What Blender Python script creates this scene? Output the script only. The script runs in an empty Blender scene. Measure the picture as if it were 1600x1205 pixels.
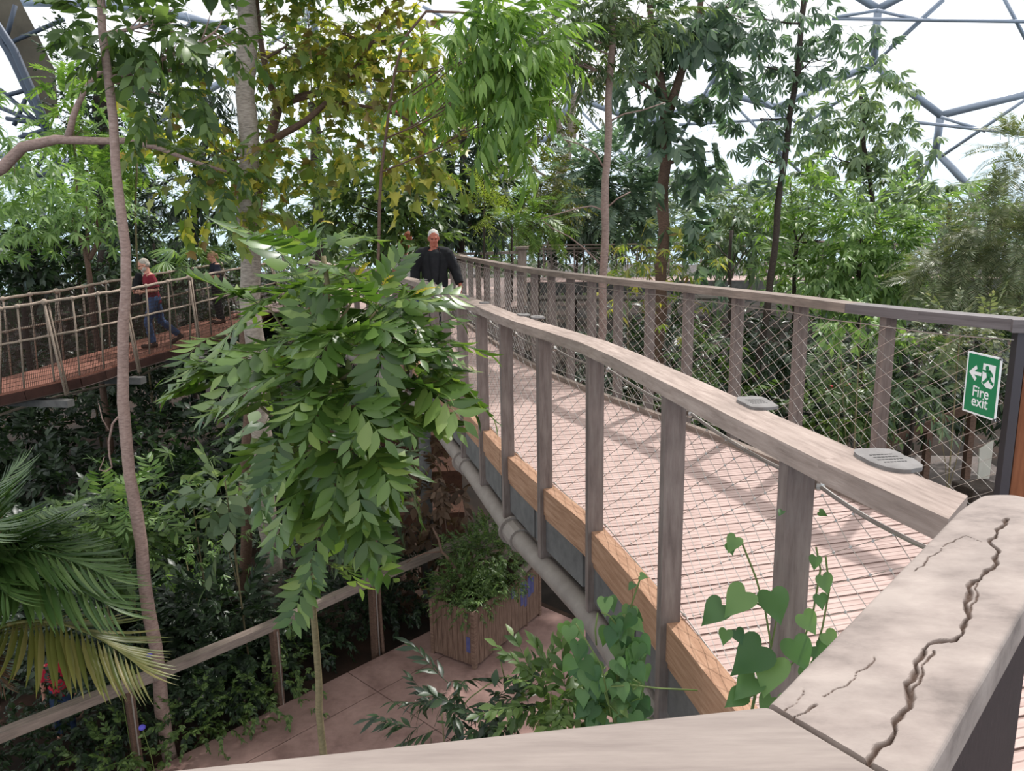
import bpy, math, random
import numpy as np
from mathutils import Vector, Matrix, noise as mnoise

random.seed(11)
RNG = np.random.default_rng(11)
COL = bpy.context.scene.collection
PI = math.pi

# ------------------------------------------------------------------ camera maths
FPX = 1200.0
PITCH = math.radians(11.6)
ROLL = math.radians(1.0)
EYE = np.array([0.0, 0.0, 1.62])
_F = np.array([0, math.cos(PITCH), -math.sin(PITCH)])
_U0 = np.array([0, math.sin(PITCH), math.cos(PITCH)])
_R0 = np.array([1.0, 0, 0])
_R = _R0 * math.cos(ROLL) - _U0 * math.sin(ROLL)
_U = _U0 * math.cos(ROLL) + _R0 * math.sin(ROLL)


def ray(u, v):
    return _F + _R * ((u - 800) / FPX) + _U * ((602.5 - v) / FPX)


def at(u, v, Y):
    d = ray(u, v)
    return Vector(EYE + d * (Y / d[1]))


def atz(u, v, z):
    d = ray(u, v)
    return Vector(EYE + d * ((z - EYE[2]) / d[2]))



def proj(p):
    q = np.array(p) - EYE; z = q @ _F
    return 800 + FPX * (q @ _R) / z, 602.5 - FPX * (q @ _U) / z


# ------------------------------------------------------------------ object helpers
def wloc(o):
    p = Vector((0, 0, 0))
    while o is not None:
        p = p + o.location
        o = o.parent
    return p


def tag(o, label=None, cat=None, group=None, kind=None):
    if label: o['label'] = label
    if cat: o['category'] = cat
    if group: o['group'] = group
    if kind: o['kind'] = kind
    return o


def thing(name, label, cat, loc=(0, 0, 0), group=None, kind=None):
    o = bpy.data.objects.new(name, None)
    o.empty_display_size = .1
    o.location = loc
    COL.objects.link(o)
    return tag(o, label, cat, group, kind)


def link_mesh(name, me, mat, parent=None, smooth=False):
    if mat is not None and len(me.materials) == 0:
        me.materials.append(mat)
    if parent is not None:
        p = wloc(parent)
        if p.length > 1e-9:
            me.transform(Matrix.Translation(-p))
    if smooth:
        me.polygons.foreach_set('use_smooth', np.ones(len(me.polygons), dtype=bool))
    o = bpy.data.objects.new(name, me)
    COL.objects.link(o)
    if parent is not None:
        o.parent = parent
    return o


class MB:
    """collects shapes into one mesh"""
    def __init__(s):
        s.v = []; s.f = []; s.uv = []

    def face(s, idx, uv=None):
        s.f.append(tuple(idx)); s.uv.append(uv)

    def hexa(s, P, L=None):
        """P: 8 points, bottom 4 then top 4, same winding; uv runs along edge 0-1"""
        b = len(s.v)
        P = [Vector(p) for p in P]
        s.v += P
        a = L if L is not None else (P[1] - P[0]).length
        w = (P[3] - P[0]).length
        h = (P[4] - P[0]).length
        o = random.random() * 20
        def q(i, j, k, l, x, y, oy):
            s.face((b + i, b + j, b + k, b + l), ((o, oy), (o + x, oy), (o + x, oy + y), (o, oy + y)))
        q(4, 5, 6, 7, a, w, o)
        q(1, 0, 3, 2, a, w, o + 1)
        q(0, 1, 5, 4, a, h, o + 2)
        q(2, 3, 7, 6, a, h, o + 3)
        q(3, 0, 4, 7, .02, h, o + 4)
        q(1, 2, 6, 5, .02, h, o + 5)
        return s

    def beam(s, p0, p1, w, h, up=(0, 0, 1)):
        """bar from p0 to p1 (centre line), w across, h along up"""
        p0 = Vector(p0); p1 = Vector(p1)
        d = (p1 - p0).normalized(); up = Vector(up)
        r = d.cross(up).normalized(); u = r.cross(d).normalized()
        r = r * (w / 2); u = u * (h / 2)
        return s.hexa([p0 - r - u, p1 - r - u, p1 + r - u, p0 + r - u, p0 - r + u, p1 - r + u, p1 + r + u, p0 + r + u])

    def box(s, c, sx, sy, sz, ax=(1, 0, 0), ay=None):
        c = Vector(c); ax = Vector(ax).normalized(); ay = Vector((-ax.y, ax.x, 0)).normalized() if ay is None else Vector(ay).normalized()
        az = ax.cross(ay)
        X = ax * sx / 2; Yv = ay * sy / 2; Z = az * sz / 2
        return s.hexa([c - X - Yv - Z, c + X - Yv - Z, c + X + Yv - Z, c - X + Yv - Z, c - X - Yv + Z, c + X - Yv + Z, c + X + Yv + Z, c - X + Yv + Z])

    def tube(s, pts, rad, n=8, cap=True, wob=0.0):
        pts = [Vector(p) for p in pts]
        if not hasattr(rad, '__len__'): rad = [rad] * len(pts)
        b = len(s.v)
        ref = None
        ln = 0
        lens = []
        for i, p in enumerate(pts):
            d = (pts[min(i + 1, len(pts) - 1)] - pts[max(i - 1, 0)])
            d = d.normalized() if d.length > 1e-9 else Vector((0, 0, 1))
            if ref is None:
                ref = d.orthogonal().normalized()
            ref = (ref - d * ref.dot(d))
            ref = ref.normalized() if ref.length > 1e-6 else d.orthogonal().normalized()
            bi = d.cross(ref)
            if i: ln += (p - pts[i - 1]).length
            lens.append(ln)
            for k in range(n):
                a = 2 * PI * k / n
                rr = rad[i] * (1 + (wob * (random.random() - .5) if wob else 0))
                s.v.append(p + (ref * math.cos(a) + bi * math.sin(a)) * rr)
        for i in range(len(pts) - 1):
            for k in range(n):
                k2 = (k + 1) % n
                u0 = k / n; u1 = (k + 1) / n
                s.face((b + i * n + k, b + i * n + k2, b + (i + 1) * n + k2, b + (i + 1) * n + k),
                       ((lens[i], u0), (lens[i], u1), (lens[i + 1], u1), (lens[i + 1], u0)))
        if cap:
            s.face([b + k for k in range(n)][::-1]); s.face([b + (len(pts) - 1) * n + k for k in range(n)])
        return s

    def prism(s, poly, z0, z1):
        """vertical prism over an xy outline (counter-clockwise)"""
        b = len(s.v); n = len(poly)
        s.v += [Vector((p[0], p[1], z0)) for p in poly] + [Vector((p[0], p[1], z1)) for p in poly]
        s.face([b + i for i in range(n)][::-1]); s.face([b + n + i for i in range(n)], [(p[0], p[1]) for p in poly])
        for i in range(n):
            j = (i + 1) % n
            s.face((b + i, b + j, b + n + j, b + n + i), ((0, z0), (.1, z0), (.1, z1), (0, z1)))
        return s

    def plate(s, poly, n, t):
        """thick plate: poly 3d points, extruded by -n*t"""
        b = len(s.v); k = len(poly); n = Vector(n).normalized()
        s.v += [Vector(p) for p in poly] + [Vector(p) - n * t for p in poly]
        s.face(range(b, b + k)); s.face([b + k + i for i in range(k)][::-1])
        for i in range(k):
            j = (i + 1) % k
            s.face((b + i, b + k + i, b + k + j, b + j))
        return s

    def ball(s, c, r, n=8, m=6, sc=(1, 1, 1)):
        b = len(s.v); c = Vector(c)
        s.v.append(c + Vector((0, 0, r * sc[2])))
        for i in range(1, m):
            t = PI * i / m
            for k in range(n):
                a = 2 * PI * k / n
                s.v.append(c + Vector((r * sc[0] * math.sin(t) * math.cos(a), r * sc[1] * math.sin(t) * math.sin(a), r * sc[2] * math.cos(t))))
        s.v.append(c - Vector((0, 0, r * sc[2])))
        e = len(s.v) - 1
        for k in range(n):
            k2 = (k + 1) % n
            s.face((b, b + 1 + k, b + 1 + k2)); s.face((e, b + 1 + (m - 2) * n + k2, b + 1 + (m - 2) * n + k))
            for i in range(m - 2):
                s.face((b + 1 + i * n + k, b + 1 + (i + 1) * n + k, b + 1 + (i + 1) * n + k2, b + 1 + i * n + k2))
        return s

    def mesh(s, name):
        me = bpy.data.meshes.new(name)
        me.from_pydata([tuple(v) for v in s.v], [], s.f)
        uvl = me.uv_layers.new(name='UVMap')
        arr = np.zeros((len(me.loops), 2), dtype=np.float32)
        i = 0
        for f, uv in zip(s.f, s.uv):
            if uv is not None:
                arr[i:i + len(f)] = uv
            i += len(f)
        uvl.data.foreach_set('uv', arr.ravel())
        me.update()
        return me

    def build(s, name, mat, parent=None, smooth=False, bevel=0):
        o = link_mesh(name, s.mesh(name), mat, parent, smooth)
        if bevel:
            m = o.modifiers.new('b', 'BEVEL'); m.width = bevel; m.segments = 2; m.limit_method = 'ANGLE'
        return o


# ------------------------------------------------------------------ materials
def _new(name):
    m = bpy.data.materials.new(name); m.use_nodes = True
    nt = m.node_tree
    for n in list(nt.nodes): nt.nodes.remove(n)
    out = nt.nodes.new('ShaderNodeOutputMaterial')
    return m, nt, out


def C4(c): return (c[0], c[1], c[2], 1)


def srgb(r, g, b):
    def f(x):
        x /= 255
        return x / 12.92 if x < .04045 else ((x + .055) / 1.055) ** 2.4
    return (f(r), f(g), f(b))


def plain(name, col, rough=.6, metal=0., spec=.4):
    m, nt, out = _new(name)
    b = nt.nodes.new('ShaderNodeBsdfPrincipled')
    b.inputs['Base Color'].default_value = C4(col); b.inputs['Roughness'].default_value = rough
    b.inputs['Metallic'].default_value = metal; b.inputs['Specular IOR Level'].default_value = spec
    nt.links.new(b.outputs[0], out.inputs[0])
    return m


def noisy(name, cols, scale=6, rough=.75, spec=.3, stretch=None, uv=False, bump=.15, detail=6, metal=0, lo=.3, hi=.7, scale2=None, dark2=.75):
    """two/three-colour noise; stretch scales coords (grain) ; uv uses the along-the-bar uv"""
    m, nt, out = _new(name)
    N = nt.nodes.new; Lk = nt.links.new
    b = N('ShaderNodeBsdfPrincipled'); b.inputs['Roughness'].default_value = rough
    b.inputs['Specular IOR Level'].default_value = spec; b.inputs['Metallic'].default_value = metal
    tc = N('ShaderNodeTexCoord'); mp = N('ShaderNodeMapping')
    Lk(tc.outputs['UV' if uv else 'Object'], mp.inputs[0])
    if stretch: mp.inputs['Scale'].default_value = stretch
    nz = N('ShaderNodeTexNoise'); nz.inputs['Scale'].default_value = scale; nz.inputs['Detail'].default_value = detail
    nz.inputs['Roughness'].default_value = .65
    Lk(mp.outputs[0], nz.inputs[0])
    cr = N('ShaderNodeValToRGB')
    cr.color_ramp.elements[0].position = lo; cr.color_ramp.elements[1].position = hi
    cr.color_ramp.elements[0].color = C4(cols[0]); cr.color_ramp.elements[1].color = C4(cols[-1])
    if len(cols) == 3:
        e = cr.color_ramp.elements.new((lo + hi) / 2); e.color = C4(cols[1])
    Lk(nz.outputs['Fac'], cr.inputs[0])
    src = cr.outputs[0]
    if scale2:
        n2 = N('ShaderNodeTexNoise'); n2.inputs['Scale'].default_value = scale2; n2.inputs['Detail'].default_value = 4
        Lk(tc.outputs['Object'], n2.inputs[0])
        r2 = N('ShaderNodeValToRGB'); r2.color_ramp.elements[0].position = .38; r2.color_ramp.elements[1].position = .62
        r2.color_ramp.elements[0].color = (dark2, dark2, dark2, 1); r2.color_ramp.elements[1].color = (1, 1, 1, 1)
        Lk(n2.outputs['Fac'], r2.inputs[0])
        mx = N('ShaderNodeMixRGB'); mx.blend_type = 'MULTIPLY'; mx.inputs[0].default_value = 1
        Lk(src, mx.inputs[1]); Lk(r2.outputs[0], mx.inputs[2]); src = mx.outputs[0]
    Lk(src, b.inputs['Base Color'])
    if bump:
        bp = N('ShaderNodeBump'); bp.inputs['Strength'].default_value = bump; bp.inputs['Distance'].default_value = .01
        Lk(nz.outputs['Fac'], bp.inputs['Height']); Lk(bp.outputs[0], b.inputs['Normal'])
    Lk(b.outputs[0], out.inputs[0])
    return m


def leafmat(name, cols, transl=.32, rough=.42, spec=.45, glow=(1.36, 1.42, .74)):
    m, nt, out = _new(name)
    N = nt.nodes.new; Lk = nt.links.new
    g = N('ShaderNodeNewGeometry')
    cr = N('ShaderNodeValToRGB'); k = len(cols)
    cr.color_ramp.elements[0].color = C4(cols[0]); cr.color_ramp.elements[0].position = 0
    cr.color_ramp.elements[1].color = C4(cols[-1]); cr.color_ramp.elements[1].position = 1
    for i in range(1, k - 1):
        e = cr.color_ramp.elements.new(i / (k - 1)); e.color = C4(cols[i])
    Lk(g.outputs['Random Per Island'], cr.inputs[0])
    b = N('ShaderNodeBsdfPrincipled'); b.inputs['Roughness'].default_value = rough; b.inputs['Specular IOR Level'].default_value = spec
    Lk(cr.outputs[0], b.inputs['Base Color'])
    t = N('ShaderNodeBsdfTranslucent')
    mx = N('ShaderNodeMixRGB'); mx.blend_type = 'MULTIPLY'; mx.inputs[0].default_value = 1
    mx.inputs[2].default_value = C4(glow); Lk(cr.outputs[0], mx.inputs[1]); Lk(mx.outputs[0], t.inputs[0])
    ms = N('ShaderNodeMixShader'); ms.inputs[0].default_value = transl
    Lk(b.outputs[0], ms.inputs[1]); Lk(t.outputs[0], ms.inputs[2]); Lk(ms.outputs[0], out.inputs[0])
    return m


WEATHERED = noisy('weathered_timber', [srgb(138, 121, 112), srgb(166, 148, 138), srgb(186, 168, 158)], scale=5, stretch=(.9, 7, 7), uv=True, bump=.25, scale2=2.2, dark2=.8, lo=.3, hi=.72)
OLD_RAIL = noisy('grey_timber', [srgb(118, 104, 96), srgb(140, 125, 115), srgb(158, 142, 130)], scale=5, stretch=(.8, 9, 9), uv=True, bump=.25, scale2=3)
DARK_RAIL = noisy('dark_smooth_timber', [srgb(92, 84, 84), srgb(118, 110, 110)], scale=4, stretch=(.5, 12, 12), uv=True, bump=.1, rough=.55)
POST = noisy('post_timber', [srgb(104, 91, 86), srgb(126, 112, 106), srgb(140, 128, 120)], scale=4, stretch=(1, 8, 8), uv=True, bump=.2, scale2=7, dark2=.86)
PALE_BOARD = noisy('bleached_timber', [srgb(108, 97, 92), srgb(148, 135, 128), srgb(168, 155, 147)], scale=5, stretch=(1.2, 2.2, 2.2), bump=.3, scale2=9, dark2=.86, lo=.28, hi=.66)
PALE_SMOOTH = noisy('pale_smooth_timber', [srgb(128, 116, 110), srgb(154, 142, 134)], scale=5, stretch=(1, 9, 9), bump=.12)
ORANGE_TIMBER = noisy('orange_timber', [srgb(140, 104, 80), srgb(166, 128, 102), srgb(184, 148, 122)], scale=5, stretch=(.8, 9, 9), uv=True, bump=.2)
GALV = noisy('galvanised_steel', [srgb(88, 86, 85), srgb(116, 114, 112)], scale=9, rough=.6, metal=0, bump=.03)
PIPE = noisy('pipe_steel', [srgb(128, 118, 112), srgb(150, 140, 132)], scale=6, rough=.6, metal=.1, bump=.05)
WIRE = plain('wire_steel', srgb(196, 190, 184), .35, .75, .5)
DARKSTEEL = plain('dark_steel', srgb(70, 66, 70), .5, .3)
ROPE = noisy('rope_fibre', [srgb(138, 120, 106), srgb(182, 164, 148)], scale=60, bump=.4)
NETM = plain('net_twine', srgb(60, 46, 40), .8)
REDDECK = noisy('red_brown_planks', [srgb(128, 84, 70), srgb(160, 112, 96)], scale=6, stretch=(1, 6, 6), bump=.15)
REDBEAM = noisy('red_brown_beam', [srgb(52, 32, 27), srgb(74, 47, 40)], scale=5, bump=.15)
CONCRETE = noisy('path_concrete', [srgb(122, 95, 88), srgb(146, 117, 109), srgb(160, 130, 121)], scale=3, bump=.12, scale2=14, dark2=.9, detail=9, rough=.85)
SOIL = noisy('soil', [srgb(34, 26, 20), srgb(70, 50, 38)], scale=3, bump=.5, rough=1)
REDSOIL = noisy('bark_mulch', [srgb(56, 36, 27), srgb(84, 56, 42)], scale=14, bump=.6, rough=1)
PLANTER = noisy('planter_slats', [srgb(84, 64, 54), srgb(114, 90, 77), srgb(136, 112, 97)], scale=5, stretch=(1, 9, 9), uv=True, bump=.25)
BLUEPAINT = noisy('worn_blue_paint', [srgb(70, 74, 120), srgb(92, 90, 128)], scale=12, bump=.1)
TIMBER_PANEL = noisy('brown_panel', [srgb(116, 68, 44), srgb(150, 96, 66)], scale=4, stretch=(9, 9, .8), bump=.15)
SCREEN = noisy('brown_mesh_screen', [srgb(34, 26, 26), srgb(66, 54, 54)], scale=7, stretch=(60, 60, 4), bump=.4)
SLATE = noisy('slate', [srgb(104, 100, 98), srgb(136, 132, 130)], scale=12, bump=.2)
ENGRAVE = plain('engraved_dark', srgb(50, 48, 48), .8)
STEEL = plain('dome_steel', srgb(150, 158, 172), .45, .35)
DKTRUSS = plain('truss_steel', srgb(74, 82, 96), .5, .2)
FABRIC = noisy('dusty_panel', [srgb(76, 70, 60), srgb(122, 112, 96)], scale=.5, bump=.05)
GREEN = plain('sign_green', srgb(18, 124, 78), .45)
WHITE = plain('sign_white', srgb(236, 238, 238), .45)
PAPER = plain('white_board', srgb(214, 208, 196), .7)
BARK_PINK = noisy('bark_pink_grey', [srgb(128, 106, 98), srgb(158, 132, 122), srgb(176, 152, 142)], scale=4, stretch=(5, 5, 14), bump=.25, scale2=3, dark2=.85)
BARK_GREY = noisy('bark_grey', [srgb(118, 106, 98), srgb(164, 150, 138), srgb(186, 172, 160)], scale=4, stretch=(4, 4, 16), bump=.3, scale2=2.5, dark2=.8)
BARK_BROWN = noisy('bark_brown', [srgb(84, 64, 54), srgb(122, 96, 82)], scale=6, stretch=(4, 4, 10), bump=.3)
BARK_DARK = noisy('bark_dark', [srgb(46, 38, 34), srgb(78, 66, 58)], scale=6, stretch=(4, 4, 10), bump=.3)
BARK_OLIVE = noisy('bark_olive', [srgb(96, 88, 62), srgb(132, 118, 88)], scale=8, stretch=(3, 3, 8), bump=.15)
STEMG = plain('green_stem', srgb(96, 112, 58), .6)

# ------------------------------------------------------------------ paths
class Path:
    def __init__(s, pts, smooth=True):
        pts = [Vector(p) for p in pts]
        if smooth:
            q = []
            for i in range(len(pts) - 1):
                p0 = pts[max(i - 1, 0)]; p1 = pts[i]; p2 = pts[i + 1]; p3 = pts[min(i + 2, len(pts) - 1)]
                for k in range(6):
                    t = k / 6
                    q.append(.5 * ((2 * p1) + (p2 - p0) * t + (2 * p0 - 5 * p1 + 4 * p2 - p3) * t * t + (3 * p1 - p0 - 3 * p2 + p3) * t ** 3))
            q.append(pts[-1]); pts = q
        s.p = pts
        s.c = [0.]
        for a, b in zip(pts, pts[1:]): s.c.append(s.c[-1] + (b - a).length)
        s.L = s.c[-1]

    def at(s, d):
        d2 = min(max(d, 0), s.L)
        i = int(np.searchsorted(s.c, d2, side='right')) - 1
        i = min(max(i, 0), len(s.p) - 2)
        t = (d - s.c[i]) / max(s.c[i + 1] - s.c[i], 1e-9)
        if 0 <= d <= s.L: t = min(max(t, 0), 1)
        return s.p[i].lerp(s.p[i + 1], t)

    def tan(s, d):
        e = .05
        return (s.at(d + e) - s.at(d - e)).normalized()

    def right(s, d):
        t = s.tan(d)
        return Vector((t.y, -t.x, 0)).normalized()

    def nearest(s, p):
        p = Vector((p[0], p[1], 0)); best = (1e9, 0)
        for k in range(int(s.L / .02) + 1):
            q = s.at(k * .02)
            dd = (q.x - p.x) ** 2 + (q.y - p.y) ** 2
            if dd < best[0]: best = (dd, k * .02)
        return best[1]


def offs(path, d, side, z):
    p = path.at(d); r = path.right(d)
    return Vector((p.x + r.x * side, p.y + r.y * side, z))


def rail_boards(path, root, cuts, side_c, w, th, ztop, mat, name='handrail', mats=None, mitre=0.):
    """handrail in lengths: cuts are arc lengths of the joints"""
    for i, (a, b) in enumerate(zip(cuts, cuts[1:])):
        mb = MB(); n = max(1, int((b - a) / .45))
        g = .003 if i else 0
        for k in range(n):
            d0 = a + g + (b - a - g) * k / n; d1 = a + g + (b - a - g) * (k + 1) / n
            P = []; dm = d0 + (mitre if i == 0 and k == 0 else 0)
            for z in (ztop - th, ztop):
                P += [offs(path, d0, side_c - w / 2, z), offs(path, d1, side_c - w / 2, z), offs(path, d1, side_c + w / 2, z), offs(path, dm, side_c + w / 2, z)]
            mb.hexa(P)
            mb.uv[-6:] = [tuple((u[0], u[1]) for u in q) for q in mb.uv[-6:]]
        mb.build(name, (mats[i] if mats else mat), root, bevel=0)


def net_mesh(path, d0, d1, side, z0, z1, hs, hv, r=.0015, knots=True, name='cable_net'):
    """woven steel net: diagonals with half steps hs (along) hv (up)"""
    mb = MB()
    nh = int(round((d1 - d0) / hs)); nv = int(round((z1 - z0) / hv))
    P = {}
    def pt(i, j):
        if (i, j) not in P:
            P[(i, j)] = offs(path, d0 + i * hs, side + .004 * ((i * 7 + j * 3) % 3 - 1), z0 + j * hv)
        return P[(i, j)]
    for i in range(nh):
        for j in range(nv + 1):
            if (i + j) % 2: continue
            for dj in (1, -1):
                if 0 <= j + dj <= nv:
                    mb.tube([pt(i, j), pt(i + 1, j + dj)], r, 3, cap=False)
    if knots:
        for (i, j), p in P.items():
            mb.ball(p, r * 3.2, 4, 3, (1, 1, 1.3))
    return mb


# ------------------------------------------------------------------ bridge: boardwalk
ZD = -.2
LP = Path([(1.03, 1.15, 0), (.95, 1.59, 0), (.81, 2.18, 0), (.65, 3.05, 0), (.43, 4.15, 0), (.215, 4.82, 0), (-.01, 5.45, 0), (-.22, 6.2, 0), (-.47, 7.15, 0), (-.8, 8.3, 0), (-1.17, 9.6, 0), (-1.75, 11.2, 0), (-2.6, 13.2, 0), (-3.7, 15.6, 0), (-4.9, 18.5, 0), (-5.9, 22, 0)])
RZ = 1.09
_rp = [(1385, 480), (1247, 463), (1147, 452), (1070, 444.5), (1010, 440), (960, 434.5), (920, 430.2), (886, 426.5), (857, 423), (831, 419.3), (808, 415.8), (790, 412.5), (773, 409.2), (757, 406.6), (744, 404), (732, 401.6), (721, 399.3)]
_rv = [atz(u, v, RZ) for u, v in _rp]
_rs = []
for i, p in enumerate(_rv):
    q = [_rv[j] for j in range(max(0, i - 1), min(len(_rv), i + 2))]
    _rs.append(Vector((sum(a.x for a in q) / len(q), sum(a.y for a in q) / len(q), 0)) if 0 < i < len(_rv) - 1 else Vector((p.x, p.y, 0)))
RPOSTS = list(_rs)
RP = Path([(3.08, 3.2, 0), (2.757, 4.15, 0)] + [tuple(p) for p in _rs] + [(-1.38, 18.3, 0)])

PLANKM, nt, out = _new('deck_planks')
_b = nt.nodes.new('ShaderNodeBsdfPrincipled'); _b.inputs['Roughness'].default_value = .7; _b.inputs['Specular IOR Level'].default_value = .3
_tc = nt.nodes.new('ShaderNodeTexCoord'); _sx = nt.nodes.new('ShaderNodeSeparateXYZ'); nt.links.new(_tc.outputs['UV'], _sx.inputs[0])
def _mth(op, a, b=None):
    n = nt.nodes.new('ShaderNodeMath'); n.operation = op
    for k, x in enumerate((a, b)):
        if x is None: continue
        if isinstance(x, (int, float)): n.inputs[k].default_value = x
        else: nt.links.new(x, n.inputs[k])
    return n.outputs[0]
_fr = _mth('FRACT', _mth('MULTIPLY', _sx.outputs['Y'], 1 / .0475))
_ln = _mth('LESS_THAN', _fr, .17)
_mp = nt.nodes.new('ShaderNodeMapping'); _mp.inputs['Scale'].default_value = (.8, 7, 1); nt.links.new(_tc.outputs['UV'], _mp.inputs[0])
_nz = nt.nodes.new('ShaderNodeTexNoise'); _nz.inputs['Scale'].default_value = 4; _nz.inputs['Detail'].default_value = 5; nt.links.new(_mp.outputs[0], _nz.inputs[0])
_cr = nt.nodes.new('ShaderNodeValToRGB'); _cr.color_ramp.elements[0].position = .3; _cr.color_ramp.elements[1].position = .7
_cr.color_ramp.elements[0].color = C4(srgb(170, 145, 137)); _cr.color_ramp.elements[1].color = C4(srgb(201, 176, 168)); nt.links.new(_nz.outputs['Fac'], _cr.inputs[0])
_mx = nt.nodes.new('ShaderNodeMixRGB'); nt.links.new(_ln, _mx.inputs[0]); nt.links.new(_cr.outputs[0], _mx.inputs[1]); _mx.inputs[2].default_value = C4(srgb(142, 118, 110))
nt.links.new(_mx.outputs[0], _b.inputs['Base Color']); nt.links.new(_b.outputs[0], out.inputs[0])


def planks(mb, Ls, Rs, n, z, th=.03, gap=.011):
    """n boards laid between two edge paths"""
    for k in range(n):
        f0 = k / n; f1 = (k + 1) / n
        a0 = Ls(f0); a1 = Ls(f1); b0 = Rs(f0); b1 = Rs(f1)
        da = (a1 - a0); db = (b1 - b0)
        a1 = a1 - da.normalized() * gap; b1 = b1 - db.normalized() * gap
        P = []
        for zz in (z - th, z):
            P += [(a0.x, a0.y, zz), (b0.x, b0.y, zz), (b1.x, b1.y, zz), (a1.x, a1.y, zz)]
        b = len(mb.v); mb.v += [Vector(p) for p in P]
        o = k * 3.17; ln = (b0 - a0).length; w = da.length
        mb.face((b + 4, b + 5, b + 6, b + 7), ((o, 0.006), (o + ln, .006), (o + ln, .006 + .145), (o, .006 + .145)))
        for q in ((1, 0, 3, 2), (0, 1, 5, 4), (2, 3, 7, 6), (3, 0, 4, 7), (1, 2, 6, 5)):
            mb.face([b + i for i in q])


bridge = thing('boardwalk_bridge', 'curving timber boardwalk of pinkish grooved planks carried on a grey steel pipe', 'walkway', (1.0, 1.2, ZD))
mb = MB()
dLa, dLb = 0.0, LP.nearest((-1.75, 11.2))
Rdeck = Path([(3.25, 1.75, 0), (2.95, 2.9, 0), (2.62, 4.15, 0)] + [(p.x - .05, p.y, 0) for p in _rs])
dRb = Rdeck.nearest((.25, 11.4))
nP = int((dLb - dLa) / .145)
planks(mb, lambda f: LP.at(dLa + (dLb - dLa) * f) + LP.right(dLa + (dLb - dLa) * f) * .12, lambda f: Rdeck.at(dRb * f), nP, ZD)
dLc = LP.nearest((-4.85, 18.1)); dRc = Rdeck.L
planks(mb, lambda f: LP.at(dLb + (dLc - dLb) * f) + LP.right(dLb + (dLc - dLb) * f) * .12, lambda f: Rdeck.at(dRb + (dRc - dRb) * f), 70, ZD)
mb.build('deck_planks', PLANKM, bridge)
# orange kick timbers on the left edge, in lengths between the posts
mb = MB(); mb2 = MB(); mb3 = MB()
d = 0.
while d < LP.L - 1:
    e = d + .82; jn_ = int(d / .82 + .5) % 3
    for (m_, s0, s1, z0, z1, g) in ((mb, .035, .125, -.30, -.115, .004), (mb3, .05, .09, -.56, -.29, .02), (mb2, .045, .12, -.335, -.3, .004)):
        P = []
        for z in (z0, z1):
            ga = g if (jn_ == 0 or g > .01) else -.001; gb = g if (jn_ == 2 or g > .01) else 0
            P += [offs(LP, d + ga, s0, z), offs(LP, e - gb, s0, z), offs(LP, e - gb, s1, z), offs(LP, d + ga, s1, z)]
        m_.hexa(P)
    d = e
tag(mb.build('kick_board', ORANGE_TIMBER, bridge), 'warm orange timber along the left edge of the deck')
mb2.build('bearer', ORANGE_TIMBER, bridge)
mb3.build('steel_fascia', GALV, bridge)
mb = MB(); d = 0.
pp = [offs(LP, k * .3, .05, -.69) for k in range(int(LP.L / .3))]
mb.tube(pp, .075, 14)
tag(mb.build('support_pipe', PIPE, bridge, smooth=True), 'round grey steel pipe under the deck edge')
for u, v in ((797, 838), (737, 725), (1010, 1120)):
    q = LP.nearest(atz(u, v, -.69))
    m_ = MB(); m_.tube([offs(LP, q - .1, .05, -.69), offs(LP, q + .1, .05, -.69)], .092, 14)
    m_.tube([offs(LP, q + .1, .05, -.69), offs(LP, q + .13, .05, -.69)], .115, 14)
    m_.build('pipe_flange', PIPE, bridge)
mb = MB(); mbr = MB(); mbk = MB(); d = 0.
while d < Rdeck.L - .5:
    P = []
    for z in (-.5, -.235):
        P += [offs(Rdeck, d, -.05, z), offs(Rdeck, d + .8, -.05, z), offs(Rdeck, d + .8, .03, z), offs(Rdeck, d, .03, z)]
    mb.hexa(P)
    P = []
    for z in (-.2, -.15):
        P += [offs(Rdeck, d, -.06, z), offs(Rdeck, d + .8, -.06, z), offs(Rdeck, d + .8, .0, z), offs(Rdeck, d, .0, z)]
    mbk.hexa(P)
    d += .8
mb.build('steel_fascia', GALV, bridge)
mbk.build('kick_board', OLD_RAIL, bridge)
# joists under the planks
mb = MB()
for k in range(26):
    f = k / 26
    a = LP.at(dLb * f) + LP.right(dLb * f) * .1; b = Rdeck.at(dRb * f)
    mb.beam((a.x, a.y, -.34), (b.x, b.y, -.34), .06, .2)
mb.build('joist', DARKSTEEL, bridge)
# pillars that carry the bridge
for u, Y in ((640, 10.5), (0, 0)):
    if u:
        m_ = MB(); m_.tube([(-1.3, 10.6, -4.2), (-1.25, 10.6, -.7)], .09, 12)
        m_.build('support_column', GALV, bridge, smooth=True)
m_ = MB(); m_.tube([(.75, 6.6, -3.9), (.75, 6.6, -.5)], .1, 12); m_.build('support_column', GALV, bridge, smooth=True)
m_ = MB(); m_.tube([(2.3, 3.2, -3.9), (2.3, 3.2, -.5)], .1, 12); m_.build('support_column', GALV, bridge, smooth=True)

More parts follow.
